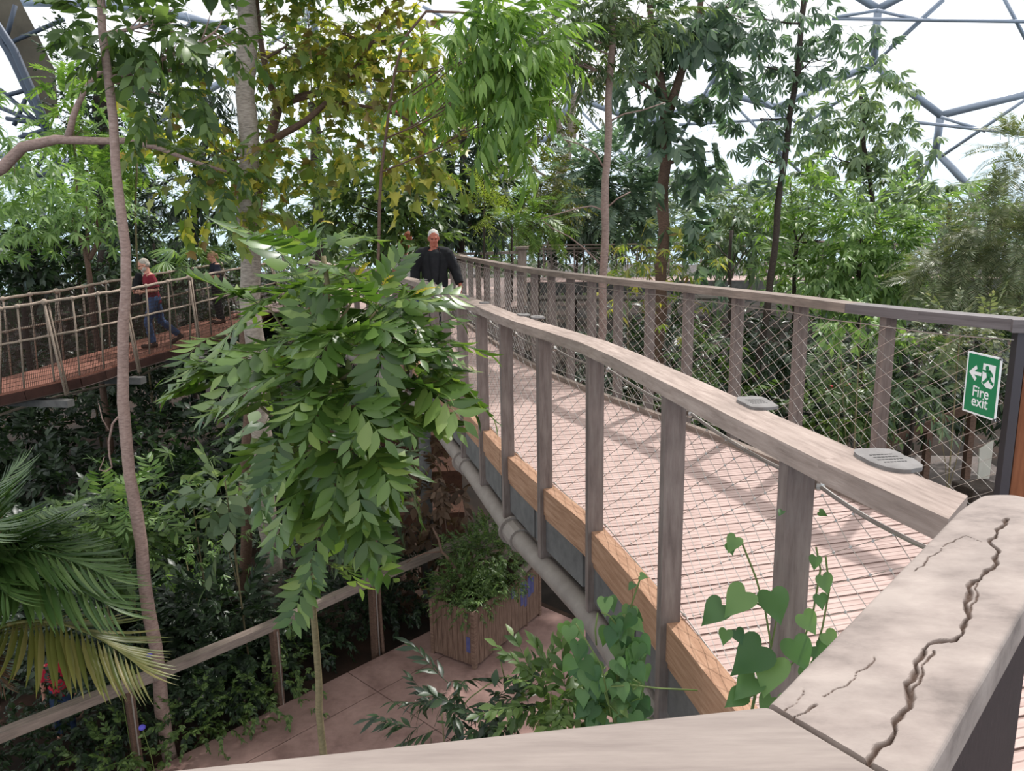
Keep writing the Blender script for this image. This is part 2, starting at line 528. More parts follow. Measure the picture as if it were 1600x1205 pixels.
# ------------------------------------------------------------------ left railing of the bridge
ZL = .98
lrail = thing('bridge_railing', 'near weathered timber railing of the bridge with slate plaques on its top', 'railing', (.95, 1.59, ZD))
d_end = LP.nearest((.95, 1.59))
cuts = [d_end] + [LP.nearest(atz(u, v, ZL)) for u, v in ((917, 535), (775, 491), (683, 454))] + [LP.L - 4]
rail_boards(LP, lrail, cuts, .075, .155, .062, ZL, WEATHERED, mitre=.11)
_ed = [(651, 441.5), (681, 453), (720, 468), (759, 485), (802.6, 502), (859, 519), (917, 535), (1030, 592), (1070, 613), (1173, 670), (1229, 695), (1472, 809)]
pu = [(u, float(np.interp(u, [q[0] for q in _ed], [q[1] for q in _ed]))) for u in (1222, 1038, 924, 838, 780, 742, 712, 688, 670, 655)]
pd = [LP.nearest(atz(u, v, ZL)) for u, v in pu]
while pd[-1] < LP.L - 5: pd.append(pd[-1] + .9)
for d in pd:
    c = offs(LP, d, .052, 0); t = LP.tan(d); r = LP.right(d)
    m_ = MB(); m_.beam((c.x, c.y, -.62), (c.x, c.y, ZL - .062), .092, .05, up=t)
    po = m_.build('post', POST, lrail)
    m_ = MB()
    for z in (-.33, -.5):
        cc = offs(LP, d + .045, .03, z)
        m_.tube([cc, cc + r * .07], .013, 6)
    c2 = offs(LP, d + .06, .075, -.42)
    m_.box(c2, .07, .008, .3, ax=t)
    m_.build('bracket', GALV, po)
net_mesh(LP, d_end - .02, 11.3, .125, -.1, .83, .08, .0505).build('cable_net', WIRE, lrail)
for z, rr in ((.835, .007), (-.1, .0035)):
    m_ = MB(); ds = [d_end - .02] + [d for d in pd if d > d_end and d < 11.6]
    for a, b in zip(ds, ds[1:]):
        for k in range(8):
            f0 = k / 8; f1 = (k + 1) / 8
            sg = lambda f: .022 * (4 * f * (1 - f)) * (1 if z > 0 else 1)
            m_.tube([offs(LP, a + (b - a) * f0, .128, z - sg(f0)), offs(LP, a + (b - a) * f1, .128, z - sg(f1))], rr, 6, cap=False)
    for d in ds[1:]:
        m_.ball(offs(LP, d, .128, z), rr * 2.6, 8, 6)
    m_.build('edge_cable', WIRE, lrail)


# slate plaques on the rail
def plaque(u, v, ln, w, label, rot=0, chip=0):
    d = LP.nearest(atz(u, v, ZL)); p = atz(u, v, ZL); t = LP.tan(d); r = LP.right(d)
    t2 = t * math.cos(rot) + r * math.sin(rot); r2 = Vector((t2.y, -t2.x, 0))
    rr = random.Random(int(u * 7 + v))
    poly = []
    for k in range(22):
        a = 2 * PI * k / 22
        ca, sa = math.cos(a), math.sin(a)
        q = 1 / max(abs(ca), abs(sa) * 1.0, .72)
        q = min(q, 1.16) * (.9 + .14 * rr.random())
        poly.append((p + t2 * (ca * q * ln / 2) - r2 * (sa * q * w / 2)).to_2d())
    root = thing('slate_plaque', label, 'plaque', (p.x, p.y, ZL), 'slate plaques on the near handrail')
    m_ = MB(); m_.prism(poly, ZL, ZL + .011); m_.build('slate', SLATE, root)
    m_ = MB()
    rows = 4 if ln > .17 else 2
    for i in range(rows):
        off = (i - (rows - 1) / 2) * w * .16; hl = ln * (.2 + .06 * rr.random()) * (1 if rows > 2 else .7)
        x = -hl
        while x < hl:
            wl = ln * (.03 + .05 * rr.random())
            q = p + r2 * x * .72 + t2 * off * 1.1
            q2 = q + r2 * min(wl, hl - x) * .72
            m_.beam((q.x, q.y, ZL + .0113), (q2.x, q2.y, ZL + .0113), .0048, .001)
            x += wl + ln * .02
    m_.build('engraved_lines', ENGRAVE, root)


plaque(1387, 722, .2, .125, 'large chipped slate plaque with engraved lines near the end of the handrail', .12)
plaque(1182, 632, .19, .11, 'chipped slate plaque with two short engraved lines, second from the handrail end', .1)
plaque(818, 493, .13, .085, 'small dark oval slate touching another, the farther of that pair on the handrail', .0)
plaque(840, 497, .15, .1, 'dark oval slate lying over the nearer end of a touching pair on the handrail', .25)
plaque(757, 474, .12, .08, 'small dark slate on the handrail beside the tip of the leaf spray')
plaque(726, 464, .16, .1, 'pale slate half hidden behind the leaf spray on the handrail')
plaque(711, 458, .17, .1, 'dark slate on the handrail just beyond the leaf spray')
plaque(673, 443, .15, .1, 'dark slate on the handrail in front of the man in black, nearer one')
plaque(661, 438, .15, .1, 'dark slate on the handrail in front of the man in black, farthest one')

# ------------------------------------------------------------------ right railing of the bridge
rrail = thing('bridge_railing', 'long grey timber railing on the far side of the bridge ending at the timber panel', 'railing', (2.7, 4.15, ZD))
drs = [RP.nearest(p) for p in RPOSTS]
d0 = RP.nearest((2.757, 4.15)); dj = RP.nearest(atz(1335, 474, RZ))
cuts = [d0, dj] + [drs[k] for k in (4, 7, 10, 13)] + [RP.L]
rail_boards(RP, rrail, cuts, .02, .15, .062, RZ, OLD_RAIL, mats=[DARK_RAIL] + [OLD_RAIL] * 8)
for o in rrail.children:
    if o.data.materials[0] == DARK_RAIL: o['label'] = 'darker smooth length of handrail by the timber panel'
for d in drs + [RP.L - .05]:
    c = offs(RP, d, .035, 0)
    m_ = MB(); m_.beam((c.x, c.y, -.55), (c.x, c.y, RZ - .062), .092, .05, up=RP.tan(d)); m_.build('post', POST, rrail)
net_mesh(RP, d0 + .02, RP.L, -.02, -.1, .97, .08, .0515, knots=False, r=.0018).build('cable_net', WIRE, rrail)
for z in (.975, -.1):
    m_ = MB(); n = 60
    m_.tube([offs(RP, d0 + (RP.L - d0) * k / n, -.022, z - .012 * abs(math.sin(k * .9))) for k in range(n + 1)], .004, 6)
    m_.build('edge_cable', WIRE, rrail)

# timber panel with dark steel frame at the right edge
pa = offs(RP, d0, .02, 0); pa = Vector((pa.x, pa.y, 0)); pb = Vector((3.75, 3.86, 0)); pdv = (pb - pa).normalized()
panel = thing('timber_screen', 'brown timber panel in a dark steel frame at the end of the far railing', 'panel', (pa.x, pa.y, ZD))
L_ = (pb - pa).length
for s in (0, L_):
    m_ = MB(); m_.box((pa + pdv * s).to_3d() + Vector((0, 0, .42)), .045, .1, 1.26, ax=pdv); m_.build('frame_post', DARKSTEEL, panel)
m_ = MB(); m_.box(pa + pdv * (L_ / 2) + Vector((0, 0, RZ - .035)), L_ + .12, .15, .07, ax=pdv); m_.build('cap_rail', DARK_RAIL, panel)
m_ = MB(); nb = 7
for k in range(nb):
    m_.box(pa + pdv * (.035 + (L_ - .07) * (k + .5) / nb) + Vector((0, 0, .42)), (L_ - .07) / nb - .004, .035, 1.18, ax=pdv)
m_.build('boards', TIMBER_PANEL, panel)

# fire exit sign tied to the net
sTL = at(1513, 548, 4.2); sTR = atz(1566, 560, sTL.z); sBL = Vector((sTL.x, sTL.y, at(1503, 641, 4.2).z))
ax = (sTR - sTL); SW = ax.length; ax = ax.normalized(); dn = (sBL - sTL); SH = dn.length
dn = (dn - ax * dn.dot(ax)).normalized(); nrm = ax.cross(dn) * -1
if nrm.y > 0: nrm = -nrm
sign = thing('fire_exit_sign', 'green and white fire exit sign with arrow and running figure', 'sign', tuple(sTL))
def sp(x, y, h=0): return sTL + ax * (x * SW) + dn * (y * SH) + nrm * h
def splate(name, polys, h, t, mat):
    m_ = MB()
    for poly in polys: m_.plate([sp(x, y, h) for x, y in poly], nrm, t)
    return m_.build(name, mat, sign)
splate('sign_board', [[(0, 0), (1, 0), (1, 1), (0, 1)]], 0, .004, WHITE)
splate('green_face', [[(.045, .03), (.955, .03), (.955, .97), (.045, .97)]], .0008, .0007, GREEN)
splate('arrow', [[(.1, .33), (.3, .2), (.34, .25), (.26, .305), (.47, .305), (.47, .36), (.26, .36), (.34, .41), (.3, .46)]], .0016, .0007, WHITE)
splate('door_symbol', [[(.5, .14), (.86, .14), (.86, .46), (.8, .52), (.66, .52), (.5, .46)]], .0016, .0007, WHITE)
def limb(p, q, w):
    p = Vector(p); q = Vector(q); d = (q - p); n = Vector((-d.y * SH / SW, d.x * SW / SH)).normalized() * w
    n.y *= SW / SH
    return [tuple(p + n), tuple(q + n), tuple(q - n), tuple(p - n)]
head = [(.63 + .05 * math.cos(a), .205 + .05 * math.sin(a) * SW / SH) for a in [2 * PI * k / 14 for k in range(14)]]
splate('running_figure', [head, limb((.66, .235), (.7, .35), .06), limb((.7, .34), (.62, .41), .035), limb((.62, .41), (.54, .46), .032),
                          limb((.7, .35), (.77, .42), .035), limb((.77, .42), (.84, .44), .03), limb((.66, .25), (.56, .27), .025), limb((.56, .27), (.51, .25), .022),
                          limb((.69, .25), (.77, .28), .025), limb((.77, .28), (.8, .33), .022)], .0024, .0007, GREEN)
for txt, yy in (('Fire', .7), ('exit', .86)):
    cu = bpy.data.curves.new('t', 'FONT'); cu.body = txt; cu.align_x = 'CENTER'; cu.size = SW * .32; cu.extrude = .0003; cu.offset = .0008
    to = bpy.data.objects.new('t', cu); COL.objects.link(to)
    bpy.context.view_layer.update()
    me = bpy.data.meshes.new_from_object(to.evaluated_get(bpy.context.evaluated_depsgraph_get()))
    bpy.data.objects.remove(to)
    M = Matrix.Identity(4)
    for i in range(3):
        M[i][0] = ax[i]; M[i][1] = -dn[i]; M[i][2] = nrm[i]; M[i][3] = sp(.5, yy, .0013)[i]
    me.transform(M); me.materials.clear()
    link_mesh('lettering', me, WHITE, sign)
m_ = MB()
for x, y in ((.97, .02), (.97, .98)):
    m_.tube([sp(x, y, .01), sp(x + .05, y - .02, .0), sp(x + .04, y + .05, -.03), sp(x, y, .01)], .003, 5)
m_.build('cable_tie', DARKSTEEL, sign)

# ------------------------------------------------------------------ platform corner in front of the camera
plat = thing('platform_railing', 'thick bleached timber balustrade at the platform corner with a long split', 'railing', (.28, .7, 0))
m_ = MB()
_fe = atz(400, 1187, 1.1); _fd = (Vector((.2765, .7575)) - _fe.to_2d()).normalized() * 1.9
far = [tuple(Vector((.2765, .7575)) - _fd), (.2765, .7575)]; near = [(.3675, .6235), (.3675 - _fd.x, .6235 - _fd.y)]
m_.prism([near[1], near[0], far[1], far[0]], 1.045, 1.1)
o = m_.build('handrail', PALE_SMOOTH, plat, bevel=.006); o['label'] = 'smooth pale handrail board across the bottom of the view'
# right board: a grid so that the split can be real relief
A0 = Vector((.279, .7625, 0)); A1 = Vector((.905, 1.425, 0)); W0 = Vector((.372, .628, 0))
dr = (A1 - A0).normalized(); rt = Vector((dr.y, -dr.x, 0))
crack = [(1350, 1195), (1368, 1178), (1392, 1150), (1410, 1112), (1424, 1090), (1418, 1068), (1432, 1045), (1442, 1020), (1440, 1012), (1462, 1004), (1488, 1000), (1506, 985), (1512, 955), (1512, 930), (1520, 908), (1540, 895), (1556, 880), (1560, 862), (1548, 845), (1560, 828), (1575, 810)]
crack2 = [(1424, 1090), (1436, 1060), (1450, 1030), (1456, 1016)]
crack3 = [(1238, 1122), (1252, 1118), (1264, 1106), (1270, 1100)]
crack4 = [(1290, 1088), (1325, 1066), (1345, 1050), (1358, 1040), (1366, 1024)]
crack5 = [(1512, 962), (1522, 944), (1526, 925), (1528, 905)]
crack6 = [(1230, 1112), (1248, 1090), (1256, 1078)]
crack7 = [(1430, 893), (1447, 876), (1470, 858), (1492, 842), (1512, 838), (1535, 846)]
def ab(u, v):
    p = atz(u, v, 1.1) - A0
    return Vector((p.dot(dr), p.dot(rt)))
cr_ = [([ab(*q) for q in c], w, dp) for c, w, dp in ((crack, .0048, .011), (crack2, .0028, .006), (crack3, .0022, .006), (crack4, .0012, .003), (crack5, .002, .005), (crack6, .001, .003), (crack7, .0014, .004))]
LEN = (A1 - A0).length + .02; WID = .163
NA, NB = 420, 120
ii, jj = np.meshgrid(np.arange(NA + 1), np.arange(NB + 1), indexing='ij')
bb = WID * jj / NB
s0_ = -.21 * bb
ee = LEN - .05 * np.clip(1 - bb / .05, 0, 1) ** 2
aa = s0_ + (ee - s0_) * ii / NA
dz_ = np.zeros_like(aa); cc_ = np.zeros_like(aa)
wv = .75 + .45 * np.sin(aa * 83 + bb * 41) * np.sin(aa * 37 - bb * 90 + 1)
ja = aa + .002 * np.sin(bb * 90 + aa * 60); jb = bb + .0022 * np.sin(aa * 95 + 2) + .0008 * np.sin(aa * 240 + bb * 60)
for poly, w_, dp in cr_:
    dd = np.full(aa.shape, 1e9)
    for p_, q_ in zip(poly, poly[1:]):
        dx, dy = q_.x - p_.x, q_.y - p_.y
        t_ = np.clip(((ja - p_.x) * dx + (jb - p_.y) * dy) / max(dx * dx + dy * dy, 1e-12), 0, 1)
        dd = np.minimum(dd, np.hypot(ja - p_.x - dx * t_, jb - p_.y - dy * t_))
    k_ = np.clip(1 - dd / (w_ * 1.0 * wv), 0, 1)
    dz_ = np.minimum(dz_, -dp * .7 * k_); cc_ = np.maximum(cc_, np.clip(k_ * 1.6, 0, 1))
    dz_ -= .0008 * np.clip(1 - dd / (w_ * 4), 0, 1)
vs = []; fs = []
for i in range(NA + 1):
    for j in range(NB + 1):
        a2 = aa[i, j]; b = bb[i, j]
        b2 = b + (.018 * max(0, (a2 - LEN + .16) / .16) ** 1.5 * (1 - j / NB) if j < NB else 0)
        dz = dz_[i, j] + .0009 * mnoise.noise(Vector((a2 * 14, b * 50, 4)))
        eb = min(j, NB - j)
        if eb < 5: dz -= (.006, .0032, .0016, .0008, .0003)[eb]
        q = A0 + dr * a2 + rt * b2
        vs.append((q.x, q.y, 1.1 + dz))
cv = list(cc_.ravel())
for i in range(NA):
    for j in range(NB):
        k = i * (NB + 1) + j
        fs.append((k, k + 1, k + NB + 2, k + NB + 1))
nb_ = len(vs); ring = [i * (NB + 1) for i in range(NA + 1)] + [NA * (NB + 1) + j for j in range(1, NB + 1)] + [i * (NB + 1) + NB for i in range(NA - 1, -1, -1)] + [j for j in range(NB - 1, 0, -1)]
for k in ring: vs.append((vs[k][0], vs[k][1], 1.045)); cv.append(0)
n_ = len(ring)
for k in range(n_):
    fs.append((ring[k], ring[(k + 1) % n_], nb_ + (k + 1) % n_, nb_ + k))
fs.append([nb_ + k for k in range(n_)])
me = bpy.data.meshes.new('handrail'); me.from_pydata(vs, [], fs)
at_ = me.attributes.new('split', 'FLOAT', 'POINT'); at_.data.foreach_set('value', np.array(cv, dtype=np.float32))
me.update()
CRK = PALE_BOARD.copy(); CRK.name = 'bleached_split_timber'
nt = CRK.node_tree
pb_ = [n for n in nt.nodes if n.type == 'BSDF_PRINCIPLED'][0]; src = pb_.inputs['Base Color'].links[0].from_socket
an = nt.nodes.new('ShaderNodeAttribute'); an.attribute_name = 'split'
mxn = nt.nodes.new('ShaderNodeMixRGB'); nt.links.new(an.outputs['Fac'], mxn.inputs[0]); nt.links.new(src, mxn.inputs[1]); mxn.inputs[2].default_value = C4(srgb(96, 78, 68))
nt.links.new(mxn.outputs[0], pb_.inputs['Base Color'])
o = link_mesh('handrail', me, CRK, plat); o['label'] = 'bleached handrail board with a long winding split'
for c in ((.33, .66), (.78, 1.2), (-.9, .5)):
    m_ = MB(); m_.box((c[0], c[1], .52), .07, .07, 1.05, ax=dr); m_.build('post', POST, plat)
m_ = MB(); c = A0 + dr * .25 + rt * (WID - .03)
m_.box((c.x, c.y, .55), .9, .012, .96, ax=dr); o = m_.build('mesh_screen', SCREEN, plat); o['label'] = 'dark brown woven screen under the split board'
m_ = MB(); m_.prism([(-2.2, -.8), (1.9, -.8), (1.05, 1.2), (.36, .72), (-2.2, .34)], -.12, 0)
tag(m_.build('floor_platform', PLANKM), kind='structure')

# ------------------------------------------------------------------ ground and lower path
ZG = -3.6
def gh(x, y):
    h = ZG - .12
    h += .18 * mnoise.noise(Vector((x * .3, y * .3, 0))) + .06 * mnoise.noise(Vector((x, y, 3)))
    if y > 13: h += min(1.2, (y - 13) * .06) * (.5 + .5 * math.tanh((2 - abs(x + 3)) * .3))
    if y > 24: h += (y - 24) * .05
    # bank of bark mulch under the bridge, left of the pipe
    h += 1.3 * math.exp(-(((x + 2.6) / 1.7) ** 2 + ((y - 14.5) / 2.2) ** 2))
    return h


me = bpy.data.meshes.new('ground'); vs = []; fs = []
xs = np.linspace(-34, 40, 112); ys = np.linspace(-2, 66, 104)
for y in ys:
    for x in xs:
        on = -3.6 < x < 4.2 and 1 < y < 11.2
        vs.append((x, y, gh(x, y)))
for j in range(len(ys) - 1):
    for i in range(len(xs) - 1):
        k = j * len(xs) + i; fs.append((k, k + 1, k + len(xs) + 1, k + len(xs)))
me.from_pydata(vs, [], fs)
GROUNDM = noisy('forest_floor', [srgb(22, 19, 16), srgb(40, 32, 26), srgb(66, 46, 36)], scale=.9, bump=.5, rough=1, detail=10)
tag(link_mesh('ground', me, GROUNDM, None, True), kind='structure')

pa0 = atz(466, 1148, ZG); pa1 = atz(590, 1081, ZG)
pd1 = (pa1 - pa0).normalized(); pd2 = Vector((pd1.y, -pd1.x, 0))
m_ = MB(); m_.prism([(pa1 + pd1 * a + pd2 * b).to_2d() for a, b in ((-9, -.62), (-9, 6.5), (2.9, 6.5), (2.9, -.62))], ZG - .2, ZG - .012)
tag(m_.build('path_base', SOIL), kind='structure')
m_ = MB()
bs = [-.6, 0.0, 1.25, 2.6, 4.2, 6.4]; As = [-8.8, -5.6, -2.6, 0.0, 2.8]
for b0, b1 in zip(bs, bs[1:]):
    for a0, a1 in zip(As, As[1:]):
        g = .006
        m_.prism([(pa1 + pd1 * a + pd2 * b).to_2d() for a, b in ((a0 + g, b1 - g), (a1 - g, b1 - g), (a1 - g, b0 + g), (a0 + g, b0 + g))], ZG - .05, ZG)
tag(m_.build('path', CONCRETE), kind='structure')
# a second path far below on the right, seen through the net
m_ = MB(); m_.prism([(4.0, 11.5), (9.5, 11.2), (10.5, 16.5), (6.5, 17.0)], ZG - .05, ZG + .02); tag(m_.build('path', noisy('grey_path', [srgb(84, 74, 70), srgb(112, 100, 94)], scale=3, bump=.2), None), kind='structure')
# terraces of bark mulch under the bridge
m_ = MB()
for k in range(4):
    m_.box((-2.2 - .1 * k, 12.8 + k * 1.1, -3.3 + k * .38), 2.6, 1.4, .5, ax=(1, .1, 0))
tag(m_.build('ground_terrace', REDSOIL), kind='structure')

# ------------------------------------------------------------------ lower railing beside the path
lr = thing('path_railing', 'sloping weathered handrail on posts beside the lower pink path', 'railing', tuple(atz(425, 1115, ZG)))
ZR = -2.6
lp = Path([tuple(atz(u, v, ZR).to_2d()) + (0,) for u, v in ((-160, 1205), (0, 1142), (240, 1048), (425, 972), (600, 893), (690, 856), (780, 816))], smooth=False)
rail_boards(lp, lr, [0] + [lp.nearest(atz(u, v, ZR)) for u, v in ((235, 1050), (520, 930))] + [lp.L], 0, .11, .09, ZR, OLD_RAIL)
for u in (200, 425, 585, 715):
    d = lp.nearest(atz(u, 1066 - (u - 200) * .42, ZR)); c = lp.at(d)
    m_ = MB(); m_.beam((c.x, c.y, ZG - .3), (c.x, c.y, ZR - .08), .1, .07, up=lp.tan(d)); po = m_.build('post', BARK_BROWN, lr)
    m_ = MB(); q = offs(lp, d, .07, 0); m_.tube([(q.x, q.y, ZG - .1), (q.x, q.y, ZR - .1)], .008, 6); m_.build('steel_rod', WIRE, po)
lr2 = thing('path_railing', 'short broken length of timber rail behind the planter under the bridge pipe', 'railing', tuple(atz(800, 900, ZG)))
m_ = MB()
a = atz(783, 878, ZR - .1); b = atz(806, 852, ZR); m_.beam(a, b, .08, .08)
a = atz(806, 903, ZR - .25); b = atz(830, 878, ZR - .15); m_.beam(a, b, .08, .08)
m_.build('handrail', OLD_RAIL, lr2)
m_ = MB(); c = atz(818, 890, ZR - .2); m_.beam((c.x, c.y, ZG - .2), (c.x, c.y, ZR - .25), .08, .08, up=(1, 0, 0)); m_.build('post', BARK_BROWN, lr2)

# ------------------------------------------------------------------ planter box
pf = atz(742, 1045, ZG); pl = atz(678, 1020, ZG); pr = atz(833, 958, ZG)
plv = (pl - pf); prv = (pr - pf); prv = prv - plv.normalized() * prv.dot(plv.normalized()) * .6
HP = .72
planter = thing('planter_box', 'large wooden slatted planter with worn blue paint marks on the lower path', 'planter', tuple(pf))
def slats(a, vec, nsl, nm, depth):
    m_ = MB(); L = vec.length; d = vec.normalized(); n = Vector((d.y, -d.x, 0))
    if n.y > 0: n = -n
    for k in range(nsl):
        c = a + d * (L * (k + .5) / nsl) + Vector((0, 0, HP / 2 + .03))
        m_.box(c, L / nsl - .006, .025 + .006 * random.random(), HP - .03 * random.random(), ax=d)
        uvs = m_.uv[-6:]; m_.uv[-6:] = [tuple((q[1] * 1.0, q[0]) for q in f) for f in uvs]
    return m_.build(nm, PLANTER, planter)
slats(pf, plv, 8, 'slatted_side', .02); slats(pf, prv, 17, 'slatted_side', .02)
slats(pf + plv, prv, 17, 'slatted_side', .02); slats(pf + prv, plv, 8, 'slatted_side', .02)
for c in (pf, pf + plv, pf + prv, pf + plv + prv):
    m_ = MB(); m_.box(c + Vector((0, 0, HP / 2)), .05, .05, HP + .02, ax=prv); m_.build('corner_upright', PLANTER, planter)
m_ = MB(); i_ = .03
m_.prism([(pf + plv * f + prv * g).to_2d() for f, g in ((i_, i_), (1 - i_, i_), (1 - i_, 1 - i_), (i_, 1 - i_))], ZG + .02, ZG + HP - .1); m_.build('soil', SOIL, planter)
m_ = MB(); dd = prv.normalized(); nn = Vector((dd.y, -dd.x, 0)); nn = -nn if nn.y > 0 else nn
for f, z0, z1 in ((.70, .35, .68), (.76, .3, .66), (.82, .4, .7), (.87, .42, .64), (.56, .55, .7)):
    c = pf + prv * f + nn * .017
    m_.box(c + Vector((0, 0, (z0 + z1) / 2 * 1.0)), .07, .004, z1 - z0, ax=dd)
dd2 = plv.normalized(); nn2 = Vector((dd2.y, -dd2.x, 0)); nn2 = -nn2 if nn2.y > 0 else nn2
m_.box(pf + plv * .12 + nn2 * .017 + Vector((0, 0, .3)), .06, .004, .2, ax=dd2)
m_.build('paint_marks', BLUEPAINT, planter)

# ------------------------------------------------------------------ far platform and walkway
fw = thing('far_walkway', 'straight high boardwalk crossing behind the tree trunks with a grey steel edge', 'walkway', (1, 26, ZD))
FWA = Vector((.35, 26.4, 0)); FWB = Vector((15.5, 24.4, 0)); fd = (FWB - FWA).normalized(); fn = Vector((-fd.y, fd.x, 0)); FL = (FWB - FWA).length
m_ = MB()
planks(m_, lambda f: FWA + fd * FL * f + fn * 2.2, lambda f: FWA + fd * FL * f, 100, ZD)
planks(m_, lambda f: Vector((-6.6, 18.2 + 11 * f, 0)), lambda f: Vector((.35, 18.2 + 11 * f, 0)), 74, ZD - .02)
m_.build('deck_planks', PLANKM, fw)
m_ = MB(); m_.beam(FWA + Vector((0, 0, ZD - .2)), FWB + Vector((0, 0, ZD - .2)), .08, .36); m_.beam((.35, 26.4, ZD - .2), (.35, 18.2, ZD - .2), .08, .36); m_.build('steel_fascia', GALV, fw)
m_ = MB()
m_.beam((.38, 18.1, ZD - .5), (-1.9, 18.1, ZD - .5), .08, .9)
m_.build('end_panel', POST, fw)
m_ = MB(); m_.tube([FWA + Vector((0, -.05, ZD - .55)), FWB + Vector((0, -.05, ZD - .55))], .1, 10); m_.build('support_pipe', PIPE, fw)
m_ = MB()
for k in range(60): m_.box(FWA + fd * (FL * k / 60) + Vector((0, -.02, ZD - .42)), .09, .06, .1, ax=fd)
m_.build('joist_ends', DARKSTEEL, fw)
for f in (.3, .75):
    c = FWA + fd * FL * f + fn * 1.1; m_ = MB(); m_.tube([(c.x, c.y, -4), (c.x, c.y, ZD - .5)], .1, 10); m_.build('support_column', GALV, fw)


def simple_rail(label, pts, ztop, zbot, spacing, mat, w=.12, th=.06, net=True, pw=.09):
    path = Path(pts, smooth=False)
    root = thing('walkway_railing', label, 'railing', (pts[0][0], pts[0][1], zbot))
    m_ = MB()
    for a, b in zip(path.p, path.p[1:]):
        m_.beam((a.x, a.y, ztop - th / 2 + a.z), (b.x, b.y, ztop - th / 2 + b.z), w, th)
    m_.build('handrail', mat, root)
    n = int(path.L / spacing)
    for k in range(n + 1):
        p = path.at(path.L * k / n); m_ = MB()
        m_.beam((p.x, p.y, zbot - .3), (p.x, p.y, ztop - th + p.z), pw, .05, up=path.tan(path.L * k / n * .999 + .001)); m_.build('post', POST, root)
    if net:
        m_ = net_mesh(path, 0, path.L, -.03, zbot + .08, ztop - .14, .16, .1, knots=False, r=.003); m_.build('cable_net', WIRE, root)
    m_ = MB(); m_.tube([(p.x, p.y, ztop - .13 + p.z) for p in path.p], .012, 6); m_.build('edge_cable', WIRE, root)
    return root


ra = at(797, 384, 26.2)
simple_rail('front handrail of the far walkway starting at the pale square corner post', [(.3, 26.3, 0), tuple((FWB).to_2d()) + (0,)], .93, ZD, 1.08, OLD_RAIL)
simple_rail('back handrail of the far walkway along its outer side', [(-1, 28.8, 0), tuple((FWB + fn * 2.2).to_2d()) + (0,)], 1.0, ZD, 1.1, OLD_RAIL)
simple_rail('handrail closing the far platform in front of the dark creeper screen', [(-8.5, 29.2, .25), (-4, 29.4, .2), (-1, 28.9, 0)], 1.0, ZD, 1.2, OLD_RAIL)
simple_rail('short handrail running from the end of the bridge rail to the pale corner post', [(-1.38, 18.3, 0), (.3, 18.7, 0)], 1.07, ZD, .85, WEATHERED, w=.14)
simple_rail('side handrail of the far platform running back from its pale corner post', [(.3, 18.7, 0), (.3, 26.3, 0)], 1.07, ZD, 1.1, WEATHERED, w=.16)
cp = thing('corner_post', 'pale square corner post where the platform handrails meet', 'post', (.3, 18.7, ZD))
m_ = MB(); m_.beam((.3, 18.66, -.9), (.3, 18.66, 1.13), .2, .2, up=(1, 0, 0)); m_.build('timber_shaft', WEATHERED, cp)
m_ = MB(); m_.box((.3, 18.66, 1.15), .3, .3, .05); m_.build('cap', WEATHERED, cp)

# ------------------------------------------------------------------ rope bridge
rb = thing('rope_bridge', 'suspended rope bridge with netted sides and red brown deck on the left', 'footbridge', tuple(atz(162, 576, -.85)))
_e = [(0, 615), (38, 611 - 4), (85, 596), (124.5, 587), (162, 576), (200, 563), (234, 553), (267, 544), (297, 534), (330, 523), (362, 512)]
_t = [(0, 483), (27, 479), (69, 472), (113, 466), (153, 459), (190, 454), (228, 447), (262, 440), (295, 434), (322, 429), (350, 424)]
near_b = []; near_t = []
for k, ((u, v), (u2, v2)) in enumerate(zip(_e, _t)):
    z = -.9 + .42 * (u / 330)
    p = atz(u, v, z); near_b.append(p)
    near_t.append(at(u2, v2, p.y))
# extend both ways
def ext(L, a, b): return [L[0] + (L[0] - L[2]) * a] + L + [L[-1] + (L[-1] - L[-3]) * b]
near_b = ext(near_b, 1.3, 1.6); near_t = ext(near_t, 1.3, 1.6)
side = Vector((-1.25, .12, 0))
far_b = [p + side for p in near_b]; far_t = [p + side for p in near_t]
def interp(L, f):
    x = f * (len(L) - 1); i = min(int(x), len(L) - 2); return L[i].lerp(L[i + 1], x - i)
m_ = MB(); n = 110
for k in range(n):
    a0 = interp(near_b, k / n); a1 = interp(near_b, (k + .92) / n); b0 = interp(far_b, k / n); b1 = interp(far_b, (k + .92) / n)
    z = Vector((0, 0, .04))
    m_.hexa([a0 - z, b0 - z, b1 - z, a1 - z, a0, b0, b1, a1])
m_.build('deck', REDDECK, rb)
for L_2 in (near_b, far_b):
    m_ = MB()
    for a, b in zip(L_2, L_2[1:]): m_.beam(a - Vector((0, 0, .125)), b - Vector((0, 0, .125)), .08, .16)
    m_.build('edge_beam', REDBEAM, rb)
    m_ = MB(); m_.tube([p - Vector((-.05, .02, .2)) for p in L_2], .012, 5); m_.build('under_cable', NETM, rb)
